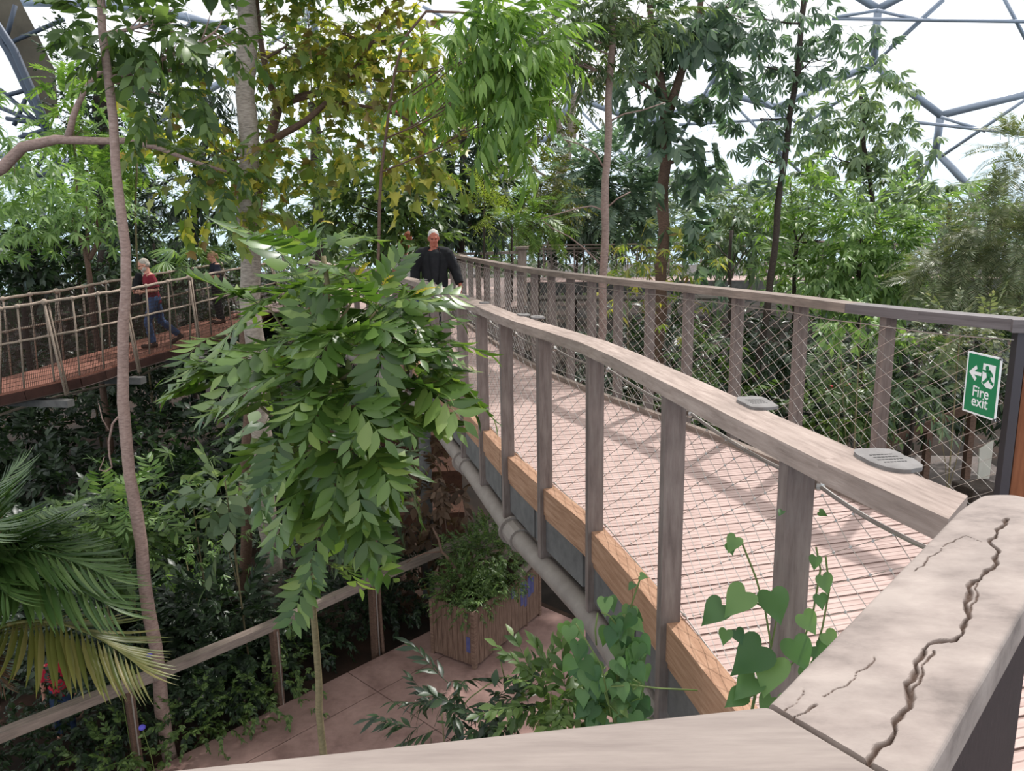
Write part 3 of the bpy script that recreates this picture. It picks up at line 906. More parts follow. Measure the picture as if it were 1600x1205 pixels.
for LT, LB in ((near_t, near_b), (far_t, far_b)):
    def mid(f): return interp(LT, f).lerp(interp(LB, f), .42)
    for nm, fnc, r in (('hand_rope', lambda f: interp(LT, f), .026), ('middle_rope', mid, .021)):
        N_ = 90; m_ = MB()
        m_.tube([fnc(k / N_) + Vector((0, 0, -.004 * math.sin(k * 1.1))) for k in range(N_ + 1)], r, 7); m_.build(nm, ROPE, rb, smooth=True)
    for k in range(1, len(LT)):
        t, b = LT[k], LB[k]
        m_ = MB(); md = t.lerp(b, .42)
        thick = (k % 3 == 0)
        m_.tube([t, md + Vector((.01, 0, 0)), b], .017, 6)
        if thick:
            o_ = Vector((.22, -.1, -.22)) if LT is near_t else Vector((-.22, .1, -.2))
            m_.tube([t, b + o_], .022, 6); m_.tube([t + Vector((.03, .05, 0)), b + o_ + Vector((0, .08, 0))], .016, 6)
        hg = m_.build('hanger_rope', ROPE, rb, smooth=True)
        m_ = MB(); m_.ball(t, .055 if thick else .042, 8, 6, (1, 1.2, 1)); m_.build('knot', ROPE, hg, smooth=True)
        m_ = MB(); m_.ball(md, .035, 8, 6); m_.build('knot', ROPE, hg, smooth=True)
    m_ = MB(); N_ = 190
    for k in range(N_ + 1):
        f = k / N_; m_.tube([interp(LT, f), interp(LB, f)], .0042, 3, cap=False)
    for j in range(1, 20):
        m_.tube([interp(LT, k / 40).lerp(interp(LB, k / 40), j / 20) for k in range(41)], .0042, 3, cap=False)
    m_.build('side_net', NETM, rb)
for k in (3, 6, 9):
    c = near_b[min(k, len(near_b) - 1)]; m_ = MB()
    m_.beam(c + Vector((-1.35, .2, -.36)), c + Vector((.3, -.12, -.36)), .16, .12); m_.build('outrigger', GALV, rb)
m_ = MB(); gpts = [atz(u, v, z) for u, v, z in ((-60, 666, -1.45), (0, 648, -1.35), (88, 620, -1.3), (185, 598, -1.25), (215, 590, -1.22), (245, 574, -1.2), (345, 538, -.95), (395, 520, -.7))]
m_.tube(gpts, .024, 7); o = m_.build('stay_rope', ROPE, rb, smooth=True); o['label'] = 'loose stay rope slung under the deck'

# ------------------------------------------------------------------ dome
DC = Vector((2, 4, -14)); DR = 50.0
def dome(u, v, inset=0.0):
    d = Vector(ray(u, v)).normalized(); e = Vector(EYE) - DC
    b = e.dot(d); c = e.length_squared - (DR - inset) ** 2
    return Vector(EYE) + d * (-b + math.sqrt(b * b - c))
segs = [  # outer hexagon grid, seen in the upper right and upper left
    ((1117, 140), (1117, 20)), ((1117, 140), (1062, 172)), ((1117, 140), (1215, 168)), ((1215, 168), (1300, 128)), ((1215, 168), (1225, 300)), ((1300, 128), (1365, 100)), ((1365, 100), (1372, 14)),
    ((1372, 14), (1440, -22)), ((1372, 14), (1300, -30)), ((1365, 100), (1470, 180)), ((1470, 180), (1640, 138)), ((1470, 180), (1462, 235)), ((1462, 235), (1425, 300)), ((1462, 235), (1540, 320)),
    ((895, 150), (1010, 193)), ((1010, 193), (1062, 172)), ((895, 150), (880, 90)), ((1010, 193), (1015, 270)), ((1015, 270), (1110, 302)), ((1110, 302), (1200, 282)), ((1200, 282), (1225, 300)),
    ((895, 150), (860, 215)), ((860, 215), (770, 232)), ((770, 232), (700, 180)), ((700, 180), (590, 160)), ((590, 160), (500, 88)), ((500, 88), (400, 100)), ((700, 180), (730, 60)), ((880, 90), (820, 30)), ((820, 30), (730, 60)),
    ((400, 100), (350, 40)), ((400, 100), (290, 160)), ((290, 160), (210, 215)), ((210, 215), (130, 240)), ((350, 40), (260, 20)), ((260, 20), (150, 5)), ((150, 5), (25, 3)), ((210, 215), (240, 330)), ((240, 330), (330, 350)), ((330, 350), (420, 330)), ((130, 240), (60, 275)), ((60, 275), (0, 240)), ((60, 275), (70, 380)),
    ((1640, 138), (1700, 60)), ((500, 88), (480, -20)), ((590, 160), (600, 300)), ((770, 232), (800, 330)), ((1015, 270), (960, 330))]
thin = [((1060, 195), (1230, 185)), ((1068, 80), (1290, 220)), ((1060, 220), (1160, 40)), ((1130, 145), (1280, 300)), ((1300, 29), (1700, 35)), ((1390, 75), (1480, -8)), ((1365, 100), (1475, 0)), ((1565, -10), (1610, 75)), ((1420, 190), (1640, 214)), ((1470, 245), (1640, 130)),
        ((1470, 183), (1540, 205)), ((1370, 16), (1300, 28)), ((1370, 16), (1440, 32)), ((900, 165), (1060, 330)), ((880, 100), (890, 160)), ((850, 240), (1010, 200)), ((1010, 275), (1100, 330)), ((1250, 200), (1300, 165)), ((1300, 165), (1340, 140)),
        ((660, 10), (740, 50)), ((490, 20), (420, 70)), ((560, 88), (640, 92)), ((560, 135), (800, 150)), ((640, 225), (800, 240)), ((210, 210), (300, 150)), ((200, 40), (310, 40)), ((290, 20), (300, 45)),
        ((230, 340), (330, 320)), ((480, 10), (470, 130))]
dome_root = thing('dome_ceiling', None, None, tuple(DC), kind='structure')
m_ = MB()
for a, b in segs:
    p, q = dome(*a), dome(*b); m_.tube([p, q], .2, 10)
    for x in (p, q): m_.ball(x, .23, 10, 6)
m_.build('hexagon_frame', STEEL, dome_root, smooth=True)
m_ = MB()
for a, b in thin: m_.tube([dome(*a, 1.6), dome(*b, 1.6)], .085, 6)
m_.build('inner_frame', STEEL, dome_root, smooth=True)
# inflated film cushions over the frame
FILM, nt, out = _new('clear_film')
tr = nt.nodes.new('ShaderNodeBsdfTransparent'); tr.inputs[0].default_value = (.97, .98, .99, 1)
gl = nt.nodes.new('ShaderNodeBsdfTranslucent'); gl.inputs[0].default_value = (.9, .93, .97, 1)
ms = nt.nodes.new('ShaderNodeMixShader'); ms.inputs[0].default_value = .1
nt.links.new(tr.outputs[0], ms.inputs[1]); nt.links.new(gl.outputs[0], ms.inputs[2]); nt.links.new(ms.outputs[0], out.inputs[0])
m_ = MB(); NU, NV = 40, 20
for j in range(NV + 1):
    el = math.radians(14 + 58 * j / NV)
    for i in range(NU + 1):
        az = math.radians(-40 + 260 * i / NU)
        puff = .35 * abs(math.sin(i * PI / 4) * math.sin(j * PI / 4))
        m_.v.append(DC + Vector((math.cos(az) * math.cos(el), math.sin(az) * math.cos(el), math.sin(el))) * (DR + .3 + puff))
for j in range(NV):
    for i in range(NU):
        k = j * (NU + 1) + i; m_.face((k, k + 1, k + NU + 2, k + NU + 1))
m_.build('film_cushions', FILM, dome_root, smooth=True)

# arched truss with dusty panel, upper left
tr_ = thing('arch_truss', 'dark steel arch truss with a long dusty panel at the upper left', 'truss', tuple(at(70, 270, 24)))
YT = 22
c0 = [at(-90, -60, YT), at(0, 62, YT), at(42, 145, YT), at(78, 222, YT), at(100, 300, YT)]
c1 = [at(-60, -60, YT), at(10, 72, YT), at(40, 130, YT), at(70, 185, YT), at(95, 260, YT)]
def tb(pts, r, nm, mat=DKTRUSS):
    m_ = MB(); m_.tube(pts, r, 8); m_.build(nm, mat, tr_, smooth=True)
tb([Path(c0).at(Path(c0).L * k / 20) for k in range(21)], .075, 'chord'); tb([at(u, v, YT - 1) for u, v in ((-70, -60), (22, 78), (60, 165), (76, 205))], .1, 'chord')
m_ = MB()
pan = [at(u, v, YT + .4) for u, v in ((-100, -90), (28, -6), (52, 40), (86, 110), (92, 185), (70, 185), (14, 74), (-60, -20))]
m_.plate(pan, (Vector(EYE) - pan[0]).normalized(), .15); m_.build('dusty_panel', FABRIC, tr_)
for q in (((0, 152), (44, 140)), ((0, 140), (76, 205)), ((0, 168), (80, 200)), ((22, 196), (40, 155)), ((30, 215), (80, 200)), ((36, 210), (75, 212)), ((10, 185), (65, 195)), ((52, 272), (80, 225)), ((30, 240), (56, 275)), ((56, 275), (110, 262)), ((24, 8), (6, 72)), ((8, 70), (100, 30))):
    tb([at(q[0][0], q[0][1], YT), at(q[1][0], q[1][1], YT)], .06, 'brace')

# ================================================================== PLANTS
class Tpl:
    """leaf / spray template: vertices, triangles, quads"""
    def __init__(s, V=None, T=None, Q=None):
        s.V = np.zeros((0, 3)) if V is None else np.asarray(V, float)
        s.T = np.zeros((0, 3), int) if T is None else np.asarray(T, int).reshape(-1, 3)
        s.Q = np.zeros((0, 4), int) if Q is None else np.asarray(Q, int).reshape(-1, 4)

    def add(s, o, M=None, t=(0, 0, 0)):
        k = len(s.V); V = o.V if M is None else o.V @ np.asarray(M).T
        s.V = np.vstack([s.V, V + np.asarray(t)])
        s.T = np.vstack([s.T, o.T + k]); s.Q = np.vstack([s.Q, o.Q + k])
        return s


def basis(x, up=(0, 0, 1), roll=0.):
    x = np.asarray(x, float); x = x / max(np.linalg.norm(x), 1e-9)
    y = np.cross(up, x)
    if np.linalg.norm(y) < 1e-4: y = np.cross((0, 1, 0), x)
    y /= np.linalg.norm(y); z = np.cross(x, y)
    c, s_ = math.cos(roll), math.sin(roll)
    return np.stack([x, y * c + z * s_, z * c - y * s_], axis=1)


def leaf(L=1., W=.4, n=4, fold=.18, curve=-.18, peak=.42, tip=1.4, heart=0.):
    V = [(0, 0, 0)]; T = []; Q = []
    for i in range(1, n):
        t = i / n
        w = (t / peak) ** .75 if t < peak else max(0, 1 - ((t - peak) / (1 - peak)) ** tip)
        w *= W / 2
        z = curve * t * t * L
        V += [(t * L, 0, z), (t * L - (heart * L if i == 1 else 0), w, z + fold * w), (t * L - (heart * L if i == 1 else 0), -w, z + fold * w)]
    V.append((L, 0, curve * L)); e = len(V) - 1
    T += [(0, 1, 2), (0, 3, 1)]
    for i in range(n - 2):
        a = 1 + 3 * i; b = a + 3
        Q += [(a, b, b + 1, a + 1), (a, a + 2, b + 2, b)]
    a = 1 + 3 * (n - 2)
    T += [(a, e, a + 1), (a, a + 2, e)]
    return Tpl(V, T, Q)


def lobed(L=1., W=1., fold=.1, curve=-.2):
    """five lobed leaf"""
    pts = [(0, 0), (.05, .22), (-.08, .42), (.2, .36), (.34, .56), (.46, .26), (1, 0), (.46, -.26), (.34, -.56), (.2, -.36), (-.08, -.42), (.05, -.22)]
    V = [(x * L, y * W, curve * x * x * L + fold * abs(y) * W) for x, y in pts] + [(.3 * L, 0, curve * .09 * L)]
    c = len(pts)
    return Tpl(V, [(c, i, (i + 1) % c) for i in range(c)], None)


def stick(p, q, r, n=3):
    p = np.asarray(p, float); q = np.asarray(q, float); B = basis(q - p)
    V = []
    for e, rr in ((p, r), (q, r * .7)):
        for k in range(n):
            a = 2 * PI * k / n; V.append(e + B[:, 1] * math.cos(a) * rr + B[:, 2] * math.sin(a) * rr)
    return Tpl(V, None, [(k, (k + 1) % n, n + (k + 1) % n, n + k) for k in range(n)])


def sprig(rs, leaf_t, n=9, L=.5, lsize=.16, ang=55, droop=.15, hang=.0, r=.004, jit=.3):
    """twig along +x with alternate leaves"""
    o = Tpl(); prev = np.zeros(3)
    for i in range(n):
        t = (i + 1) / n; p = np.array([L * t, .03 * L * math.sin(t * 5), -droop * L * t * t])
        o.add(stick(prev, p, r)); prev = p
        for s in ((1, -1) if i < n - 1 else (1,)):
            if rs.random() < .12: continue
            a = math.radians(ang * (1 - .5 * t) if i < n - 1 else 0) * s + jit * rs.uniform(-1, 1)
            d = np.array([math.cos(a), math.sin(a), -.25 - hang + jit * rs.uniform(-1, 1)])
            B = basis(d, roll=rs.uniform(-.6, .6)) * (lsize * rs.uniform(.7, 1.15))
            o.add(leaf_t, B, p)
    return o


def pinnate(rs, leaf_t, pairs=7, L=.55, lsize=.15, arch=.35, base=.2, droop=.35, r=.003, vee=.15, rise=.25, tipsize=.8, ang=68):
    """compound leaf: rachis along +x arching down, opposite leaflets"""
    o = Tpl(); prev = np.zeros(3)
    def pos(t): return np.array([L * t * (1 - .12 * t * arch), 0, L * (rise * t - (arch + rise * .6) * t * t)])
    N = pairs + 1
    for i in range(N + 1):
        t = base + (1 - base) * i / N if i else base * .5
        p = pos(t); o.add(stick(prev, p, r * (1.2 - .7 * t))); tang = p - prev; tang /= np.linalg.norm(tang); prev = p
        if i == 0: continue
        up = np.cross(tang, [0, 1, 0]) * -1
        sc = lsize * (.7 + .55 * math.sin(PI * min(1, .18 + .72 * i / N))) * (tipsize if i == N else 1)
        if i == N:
            o.add(leaf_t, basis(tang + np.array([0, 0, -.25])) * sc, p)
        else:
            for s in (1, -1):
                a = math.radians(ang - 22 * i / N) + rs.uniform(-.1, .1)
                d = tang * math.cos(a) + np.array([0, s, 0]) * math.sin(a) + up * vee * rs.uniform(.4, 1.4) + np.array([0, 0, -droop * rs.uniform(.5, 1.3)])
                o.add(leaf_t, basis(d, up=up + rs.uniform(-.15, .15, 3)) * sc * rs.uniform(.9, 1.1), p)
    return o


def palmate(rs, leaf_t, n=7, stalk=.25, lsize=.2, droop=.45, full=300, r=.004):
    o = Tpl(); c = np.array([stalk, 0, .0]); o.add(stick((0, 0, 0), c, r))
    for k in range(n):
        a = math.radians(-full / 2 + full * k / (n - 1)); s = lsize * (1 - .28 * abs(2 * k / (n - 1) - 1)) * rs.uniform(.9, 1.1)
        d = np.array([math.cos(a), math.sin(a), -droop * rs.uniform(.6, 1.4)])
        o.add(leaf_t, basis(d, roll=rs.uniform(-.25, .25)) * s, c)
    return o


def fan(rs, n=18, stalk=.7, R=.75, full=250, droop=.5):
    o = Tpl(); c = np.array([stalk, 0, .1]); o.add(stick((0, 0, 0), c, .012))
    lf = leaf(1, .115, 5, .5, -.3, .6, 2.2)
    for k in range(n):
        a = math.radians(-full / 2 + full * k / (n - 1)); d = np.array([math.cos(a), math.sin(a), -.1 - droop * .5 * rs.uniform(.6, 1.3)])
        o.add(lf, basis(d) * R * (1 - .15 * abs(2 * k / (n - 1) - 1)) * rs.uniform(.93, 1.05), c)
    return o


def frond(rs, n=46, L=2.4, lsize=.5, arch=.55, base=.14, vee=.3, hang=.35, wid=.075, rise=.5):
    """feather palm frond along +x"""
    o = Tpl(); prev = np.zeros(3); lf = leaf(1, wid, 4, .6, -.22, .35, 1.3)
    def pos(t): return np.array([L * (t - .18 * arch * t ** 3), 0, L * (rise * t - (arch + .35 * rise) * t ** 2.2)])
    for i in range(n + 1):
        t = base + (1 - base) * i / n if i else base * .6
        p = pos(t); o.add(stick(prev, p, .016 * (1.1 - t), 4)); tang = p - prev; tang /= np.linalg.norm(tang); prev = p
        if i == 0: continue
        sc = lsize * (.45 + .7 * math.sin(PI * min(1, .1 + .86 * i / n)))
        up = -np.cross(tang, [0, 1, 0])
        for s in (1, -1):
            a = math.radians(66 - 34 * i / n) + rs.uniform(-.05, .05)
            d = tang * math.cos(a) + np.array([0, s, 0]) * math.sin(a) + up * vee + np.array([0, 0, -hang * rs.uniform(.7, 1.2)])
            o.add(lf, basis(d, up=up) * sc * rs.uniform(.93, 1.05), p)
    return o


def np_mesh(name, V, T, Q):
    me = bpy.data.meshes.new(name)
    nv, nt_, nq = len(V), len(T), len(Q)
    me.vertices.add(nv); me.vertices.foreach_set('co', np.asarray(V, np.float32).ravel())
    me.loops.add(nt_ * 3 + nq * 4); me.polygons.add(nt_ + nq)
    me.loops.foreach_set('vertex_index', np.concatenate([T.ravel(), Q.ravel()]).astype(np.int32))
    ls = np.concatenate([np.arange(nt_) * 3, nt_ * 3 + np.arange(nq) * 4]).astype(np.int32)
    me.polygons.foreach_set('loop_start', ls)
    me.update(calc_edges=True)
    return me


class Cloud:
    """collects template instances into one foliage mesh"""
    def __init__(s): s.V = []; s.T = []; s.Q = []; s.n = 0

    def put(s, tpl, Ms, ps):
        k = len(ps); nv = len(tpl.V)
        if k == 0: return
        V = np.einsum('kij,nj->kni', Ms, tpl.V) + ps[:, None, :]
        off = s.n + np.arange(k) * nv
        s.V.append(V.reshape(-1, 3)); s.T.append((tpl.T[None] + off[:, None, None]).reshape(-1, 3)); s.Q.append((tpl.Q[None] + off[:, None, None]).reshape(-1, 4))
        s.n += k * nv

    def build(s, name, mat, parent):
        V = np.concatenate(s.V); T = np.concatenate(s.T); Q = np.concatenate(s.Q)
        return link_mesh(name, np_mesh(name, V, T, Q), mat, parent, True)


def frames(A, rs, up=None, rolljit=.4):
    A = A / np.linalg.norm(A, axis=1, keepdims=True)
    U = np.tile(np.array([0, 0, 1.]), (len(A), 1)) if up is None else up
    Y = np.cross(U, A); l = np.linalg.norm(Y, axis=1, keepdims=True); Y = np.where(l < 1e-4, np.array([0, 1., 0]), Y / np.maximum(l, 1e-4))
    Z = np.cross(A, Y); r = rs.uniform(-rolljit, rolljit, (len(A), 1)); c, s_ = np.cos(r), np.sin(r)
    return np.stack([A, Y * c + Z * s_, Z * c - Y * s_], axis=2)


def fill(cl, rs, blobs, tpls, size=1., out=.8, lift=.0, rnd=.5, shell=.35, zmul=1.):
    """blobs: (centre, (rx,ry,rz), count)"""
    for c, r, n in blobs:
        c = np.asarray(c, float); r = np.asarray(r, float)
        d = rs.normal(size=(n, 3)); d /= np.linalg.norm(d, axis=1, keepdims=True)
        rad = shell + (1 - shell) * rs.random((n, 1)) ** .6
        lump = 1 + .18 * np.sin(d[:, :1] * 5 + c[0] * 3) * np.sin(d[:, 1:2] * 4 + c[1]) + .12 * np.sin(d[:, 2:] * 9 + c[2])
        p = c + d * r * rad * lump
        A = d * out + rs.normal(size=(n, 3)) * rnd * .6 + np.array([0, 0, lift])
        F = frames(A, rs) * (size * rs.uniform(.75, 1.2, (n, 1, 1)))
        which = rs.integers(0, len(tpls), n)
        for k, t in enumerate(tpls):
            m = which == k; cl.put(t, F[m], p[m])


def blob(u, v, Y, ru, rv, n, rd=None):
    """a clump of leaves: pixel centre and half size at distance Y"""
    c = at(u, v, Y); sc = (c - Vector(EYE)).length / FPX
    rx, rz = ru * sc, rv * sc
    return (tuple(c), (rx, rd if rd else (rx + rz) * .55, rz), n)


_rs = np.random.default_rng(5)
LF_OV = leaf(1, .46, 4)
LF_OV5 = leaf(1, .5, 6, .2, -.22, .45, 1.6)
LF_LANCE = leaf(1, .27, 4, .22, -.3, .38, 1.2)
LF_SMALL = leaf(1, .5, 3, .15, -.12)
LF_PAL = leaf(1, .3, 4, .22, -.3, .58, 1.8)
_ho = [(.0, .0), (-.09, .1), (-.13, .22), (-.1, .34), (0, .43), (.14, .46), (.3, .43), (.46, .35), (.62, .24), (.78, .13), (.9, .05), (1, 0)]
_ho = _ho + [(x, -y) for x, y in _ho[-2:0:-1]]
LF_HEART = Tpl([(x, y, -.2 * max(0, x) ** 2 + .16 * abs(y) - .03 * math.sin(9 * y)) for x, y in _ho] + [(.1, 0, -.02), (.4, 0, -.035), (.7, 0, -.1)],
               [(i if False else (22 if min(_ho[i][0], _ho[(i + 1) % 22][0]) < .28 else 23 if min(_ho[i][0], _ho[(i + 1) % 22][0]) < .6 else 24), i, (i + 1) % 22) for i in range(22)] + [(22, 6, 23), (23, 8, 24), (22, 23, 16), (23, 24, 14)])
LF_PIN = leaf(1, .42, 6, .2, -.22, .42, 1.35)
LF_NEED = leaf(1, .12, 2, .1, -.1)
SP_OV = [sprig(_rs, LF_OV, 8, .5, .16) for _ in range(3)]
SP_BROAD = [sprig(_rs, LF_OV5, 6, .5, .2, 60, .2) for _ in range(3)]
SP_SMALL = [sprig(_rs, LF_SMALL, 10, .5, .1, 60, .1, r=.003) for _ in range(3)]
SP_FINE = [sprig(_rs, LF_NEED, 14, .45, .1, 70, .1, r=.002, jit=.5) for _ in range(2)]
SP_LANCE = [sprig(_rs, LF_LANCE, 8, .5, .24, 60, .5, hang=.9, jit=.25) for _ in range(3)]
SP_LAN2 = [sprig(_rs, LF_LANCE, 8, .5, .2, 50, .15, hang=.1) for _ in range(3)]
SP_LOBE = [sprig(_rs, lobed(1, .95), 5, .5, .17, 65, .2, hang=.45, jit=.5) for _ in range(3)]
CP_PAL = [palmate(_rs, LF_PAL, 8, .22, .24, .65) for _ in range(3)]
CP_CASS = [palmate(_rs, LF_LANCE, 7, .25, .2, .35, 280) for _ in range(3)]
CP_PIN = [pinnate(_rs, LF_PAL, 6, .6, .17, .4, .2, .25) for _ in range(3)]
CP_HANG = [pinnate(_rs, leaf(1, .42, 5, .2, -.25, .5, 1.6), 4, .5, .26, .55, .2, .75) for _ in range(3)]
CP_FEATH = [pinnate(_rs, LF_NEED, 16, .5, .13, .35, .1, .1, vee=0.05, r=.003) for _ in range(2)]
CP_FINEPIN = [pinnate(_rs, leaf(1, .36, 3), 10, .5, .12, .3, .12, .1, r=.003) for _ in range(3)]

G = srgb
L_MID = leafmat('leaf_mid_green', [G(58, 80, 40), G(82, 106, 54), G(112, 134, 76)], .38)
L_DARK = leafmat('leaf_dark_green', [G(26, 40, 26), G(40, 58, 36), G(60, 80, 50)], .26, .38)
L_DUSK = leafmat('leaf_dusky_green', [G(74, 92, 62), G(96, 114, 80), G(124, 140, 102)], .38, .4)
L_BLUE = leafmat('leaf_blue_green', [G(72, 92, 76), G(96, 116, 96), G(126, 144, 118)], .38, .36, glow=(1.2, 1.4, .9))  # leaf tones lightened, haze and glare put into the colour
L_GREY = leafmat('leaf_grey_green', [G(84, 106, 80), G(112, 132, 100), G(146, 162, 126)], .38, .4)
L_BRIGHT = leafmat('leaf_bright_green', [G(84, 116, 52), G(112, 144, 68), G(146, 172, 92)], .42)
L_YEL = leafmat('leaf_yellow_green', [G(92, 116, 54), G(116, 136, 64), G(142, 154, 76), G(164, 164, 82), G(200, 188, 84), G(104, 126, 62), G(138, 112, 76)], .48)
L_OLIVE = leafmat('leaf_olive', [G(58, 66, 32), G(86, 92, 46), G(112, 112, 60)], .35)
L_PALE = leafmat('leaf_pale_green', [G(82, 112, 62), G(116, 146, 84), G(150, 176, 110)], .38)
L_LIME = leafmat('leaf_lime', [G(130, 160, 50), G(170, 188, 72), G(190, 200, 100)], .4)
L_FORE = leafmat('leaf_foreground', [G(56, 82, 36), G(76, 104, 46), G(98, 126, 62), G(126, 146, 78)], .34, .36, .6, glow=(1.4, 1.45, .6))
L_TIP = leafmat('leaf_young_tip', [G(150, 156, 50), G(178, 150, 70), G(196, 176, 90)], .4)
L_PALM = leafmat('leaf_palm', [G(52, 80, 38), G(78, 106, 54), G(108, 128, 76)], .26, .34, .55)
L_PALMY = leafmat('leaf_palm_yellowing', [G(88, 98, 44), G(122, 122, 62), G(142, 130, 84)], .3, .4)
L_BROWN = leafmat('leaf_dry_brown', [G(70, 52, 40), G(98, 76, 60), G(124, 100, 82)], .2, .6, .3)
L_FEATH = leafmat('leaf_dusty_olive', [G(88, 100, 72), G(116, 126, 92), G(138, 138, 108)], .34)
L_VINE = leafmat('leaf_vine', [G(56, 90, 52), G(80, 114, 66), G(110, 142, 84)], .36, .4)


def bez(a, b, sag=0., lean=None, n=7, rs=None, wob=.0):
    a = Vector(a); b = Vector(b); m = (a + b) / 2 + Vector((0, 0, sag))
    if lean is not None: m += Vector(lean)
    q = []
    for k in range(n + 1):
        t = k / n; p = a * (1 - t) ** 2 + m * 2 * t * (1 - t) + b * t * t
        if wob and 0 < k < n: p += Vector((random.uniform(-1, 1), random.uniform(-1, 1), random.uniform(-1, 1))) * wob
        q.append(p)
    return q


def trunk_path(pix, Y, width, zbase=-4.2, rtop=.75):
    """pix: trunk pixels from base to top; width in m at the base. straight down to the ground below the first point"""
    pts = [at(u, v, (Y[i] if hasattr(Y, '__len__') else Y)) for i, (u, v) in enumerate(pix)]
    if zbase is not None and pts[0].z > zbase + .2:
        pts = [Vector((pts[0].x + .02, pts[0].y, zbase))] + pts
    # refine
    q = []
    P_ = Path(pts)
    n = max(6, int(P_.L / .35))
    q = [P_.at(P_.L * k / n) + Vector((.012 * math.sin(k * 1.7), .0, 0)) * (width / .12) for k in range(n + 1)]
    rad = [width / 2 * (1 - (1 - rtop) * k / n) * (1 + .04 * math.sin(k * 2.3)) for k in range(n + 1)]
    return q, rad


def plant(name, label, cat, trunks, blobs, tpls, lmat, bark, size=1., seed=0, group=None, out=.8, lift=0., rnd=.5, shell=.35, branches=6, brad=.02, twigs=True, fname='foliage', dens=1.):
    """trunks: list of (points, radii). One root, trunk / branch / foliage parts."""
    rs = np.random.default_rng(seed + 100); blobs = [(c, r, max(3, int(n * dens))) for c, r, n in blobs]
    if trunks: base = Vector(trunks[0][0][0])
    else:
        c = blobs[0][0]; base = Vector((c[0], c[1], c[2] - blobs[0][1][2]))
    root = thing(name, label, cat, tuple(base), group)
    for pts, rad in trunks:
        m_ = MB(); m_.tube(pts, rad, 10, wob=.05); m_.build('trunk' if rad[0] > .025 else 'stem', bark, root, smooth=True)
    if trunks and branches:
        allp = [(p, r) for pts, rad in trunks for p, r in zip(pts, rad)]
        for (c, r, n) in sorted(blobs, key=lambda b: -b[1][0] * b[1][2])[:branches]:
            c = Vector(c)
            cand = [(p, rr) for p, rr in allp if p.z < c.z + r[2] * .3] or allp
            p, rr = min(cand, key=lambda q: (q[0] - c).length + .8 * abs(q[0].z - (c.z - .5 * math.hypot(q[0].x - c.x, q[0].y - c.y))))
            if (p - c).length < .25: continue
            m_ = MB(); k = min(rr * .6, brad)
            q = bez(p, c, -.08 * (p - c).length, rs=rs, wob=.03 * (p - c).length * .3)
            m_.tube(q, [k * (1 - .6 * i / (len(q) - 1)) for i in range(len(q))], 6)
            if twigs:
                for _ in range(7):
                    d = Vector(rs.normal(size=3)).normalized(); e = c + Vector((d.x * r[0], d.y * r[1], d.z * r[2])) * .75
                    s_ = q[rs.integers(3, len(q))]
                    m_.tube(bez(s_, e, -.03, n=4), [k * .4, k * .35, k * .28, k * .2, k * .12], 4)
            m_.build('branch', bark, root, smooth=True)
    cl = Cloud(); fill(cl, rs, blobs, tpls, size, out, lift, rnd, shell)
    if cl.n: cl.build(fname, lmat, root)
    return root

# ------------------------------------------------------------------ trees
TP = trunk_path
def B_(Y, *rows): return [blob(u, v, Y, ru, rv, n) for u, v, ru, rv, n in rows]


# slender pinkish trunk, left
t = TP([(240, 1000), (226, 900), (212, 800), (198, 690), (190, 640), (193, 560), (196, 440), (190, 330), (178, 220), (168, 120), (162, 50), (158, -20), (156, -90)], 7, .15, rtop=.42)
A = plant('slender_tree', 'slender tree with smooth pinkish trunk standing before the rope bridge', 'tree', [t],
          B_(7, (205, 50, 55, 38, 34), (150, 30, 45, 26, 22), (255, 25, 50, 30, 24)) + B_(7.3, (285, 100, 55, 42, 26), (335, 50, 45, 34, 20), (235, 140, 34, 30, 10)), SP_BROAD, L_MID, BARK_PINK, .78, 1, brad=.022, dens=.6)
m_ = MB()
m_.tube([at(u, v, 7) for u, v in ((186, 650), (176, 662), (170, 690), (171, 712), (175, 730), (166, 737), (155, 734), (160, 724), (163, 714))], [.011, .011, .01, .009, .008, .007, .006, .005, .004], 6)
m_.tube([at(u, v, 7) for u, v in ((170, 672), (160, 655), (154, 630))], [.007, .006, .004], 5)
m_.build('twig', BARK_PINK, A, smooth=True)

# thick pale trunk
t = TP([(433, 1010), (425, 900), (403, 600), (391, 440), (388, 300), (386, 150), (384, -30), (383, -160)], 9.6, .27, rtop=.8)
plant('pale_trunk_tree', 'tall tree with thick straight pale grey trunk behind the big leafy shrub', 'tree', [t],
      B_(9.6, (350, -160, 190, 60, 120), (470, -190, 160, 60, 110), (250, -120, 120, 50, 60), (560, -150, 120, 60, 80)), SP_BROAD, L_MID, BARK_GREY, 1.1, 2, brad=.06)  # unseen crown added above the frame to shade the lower left

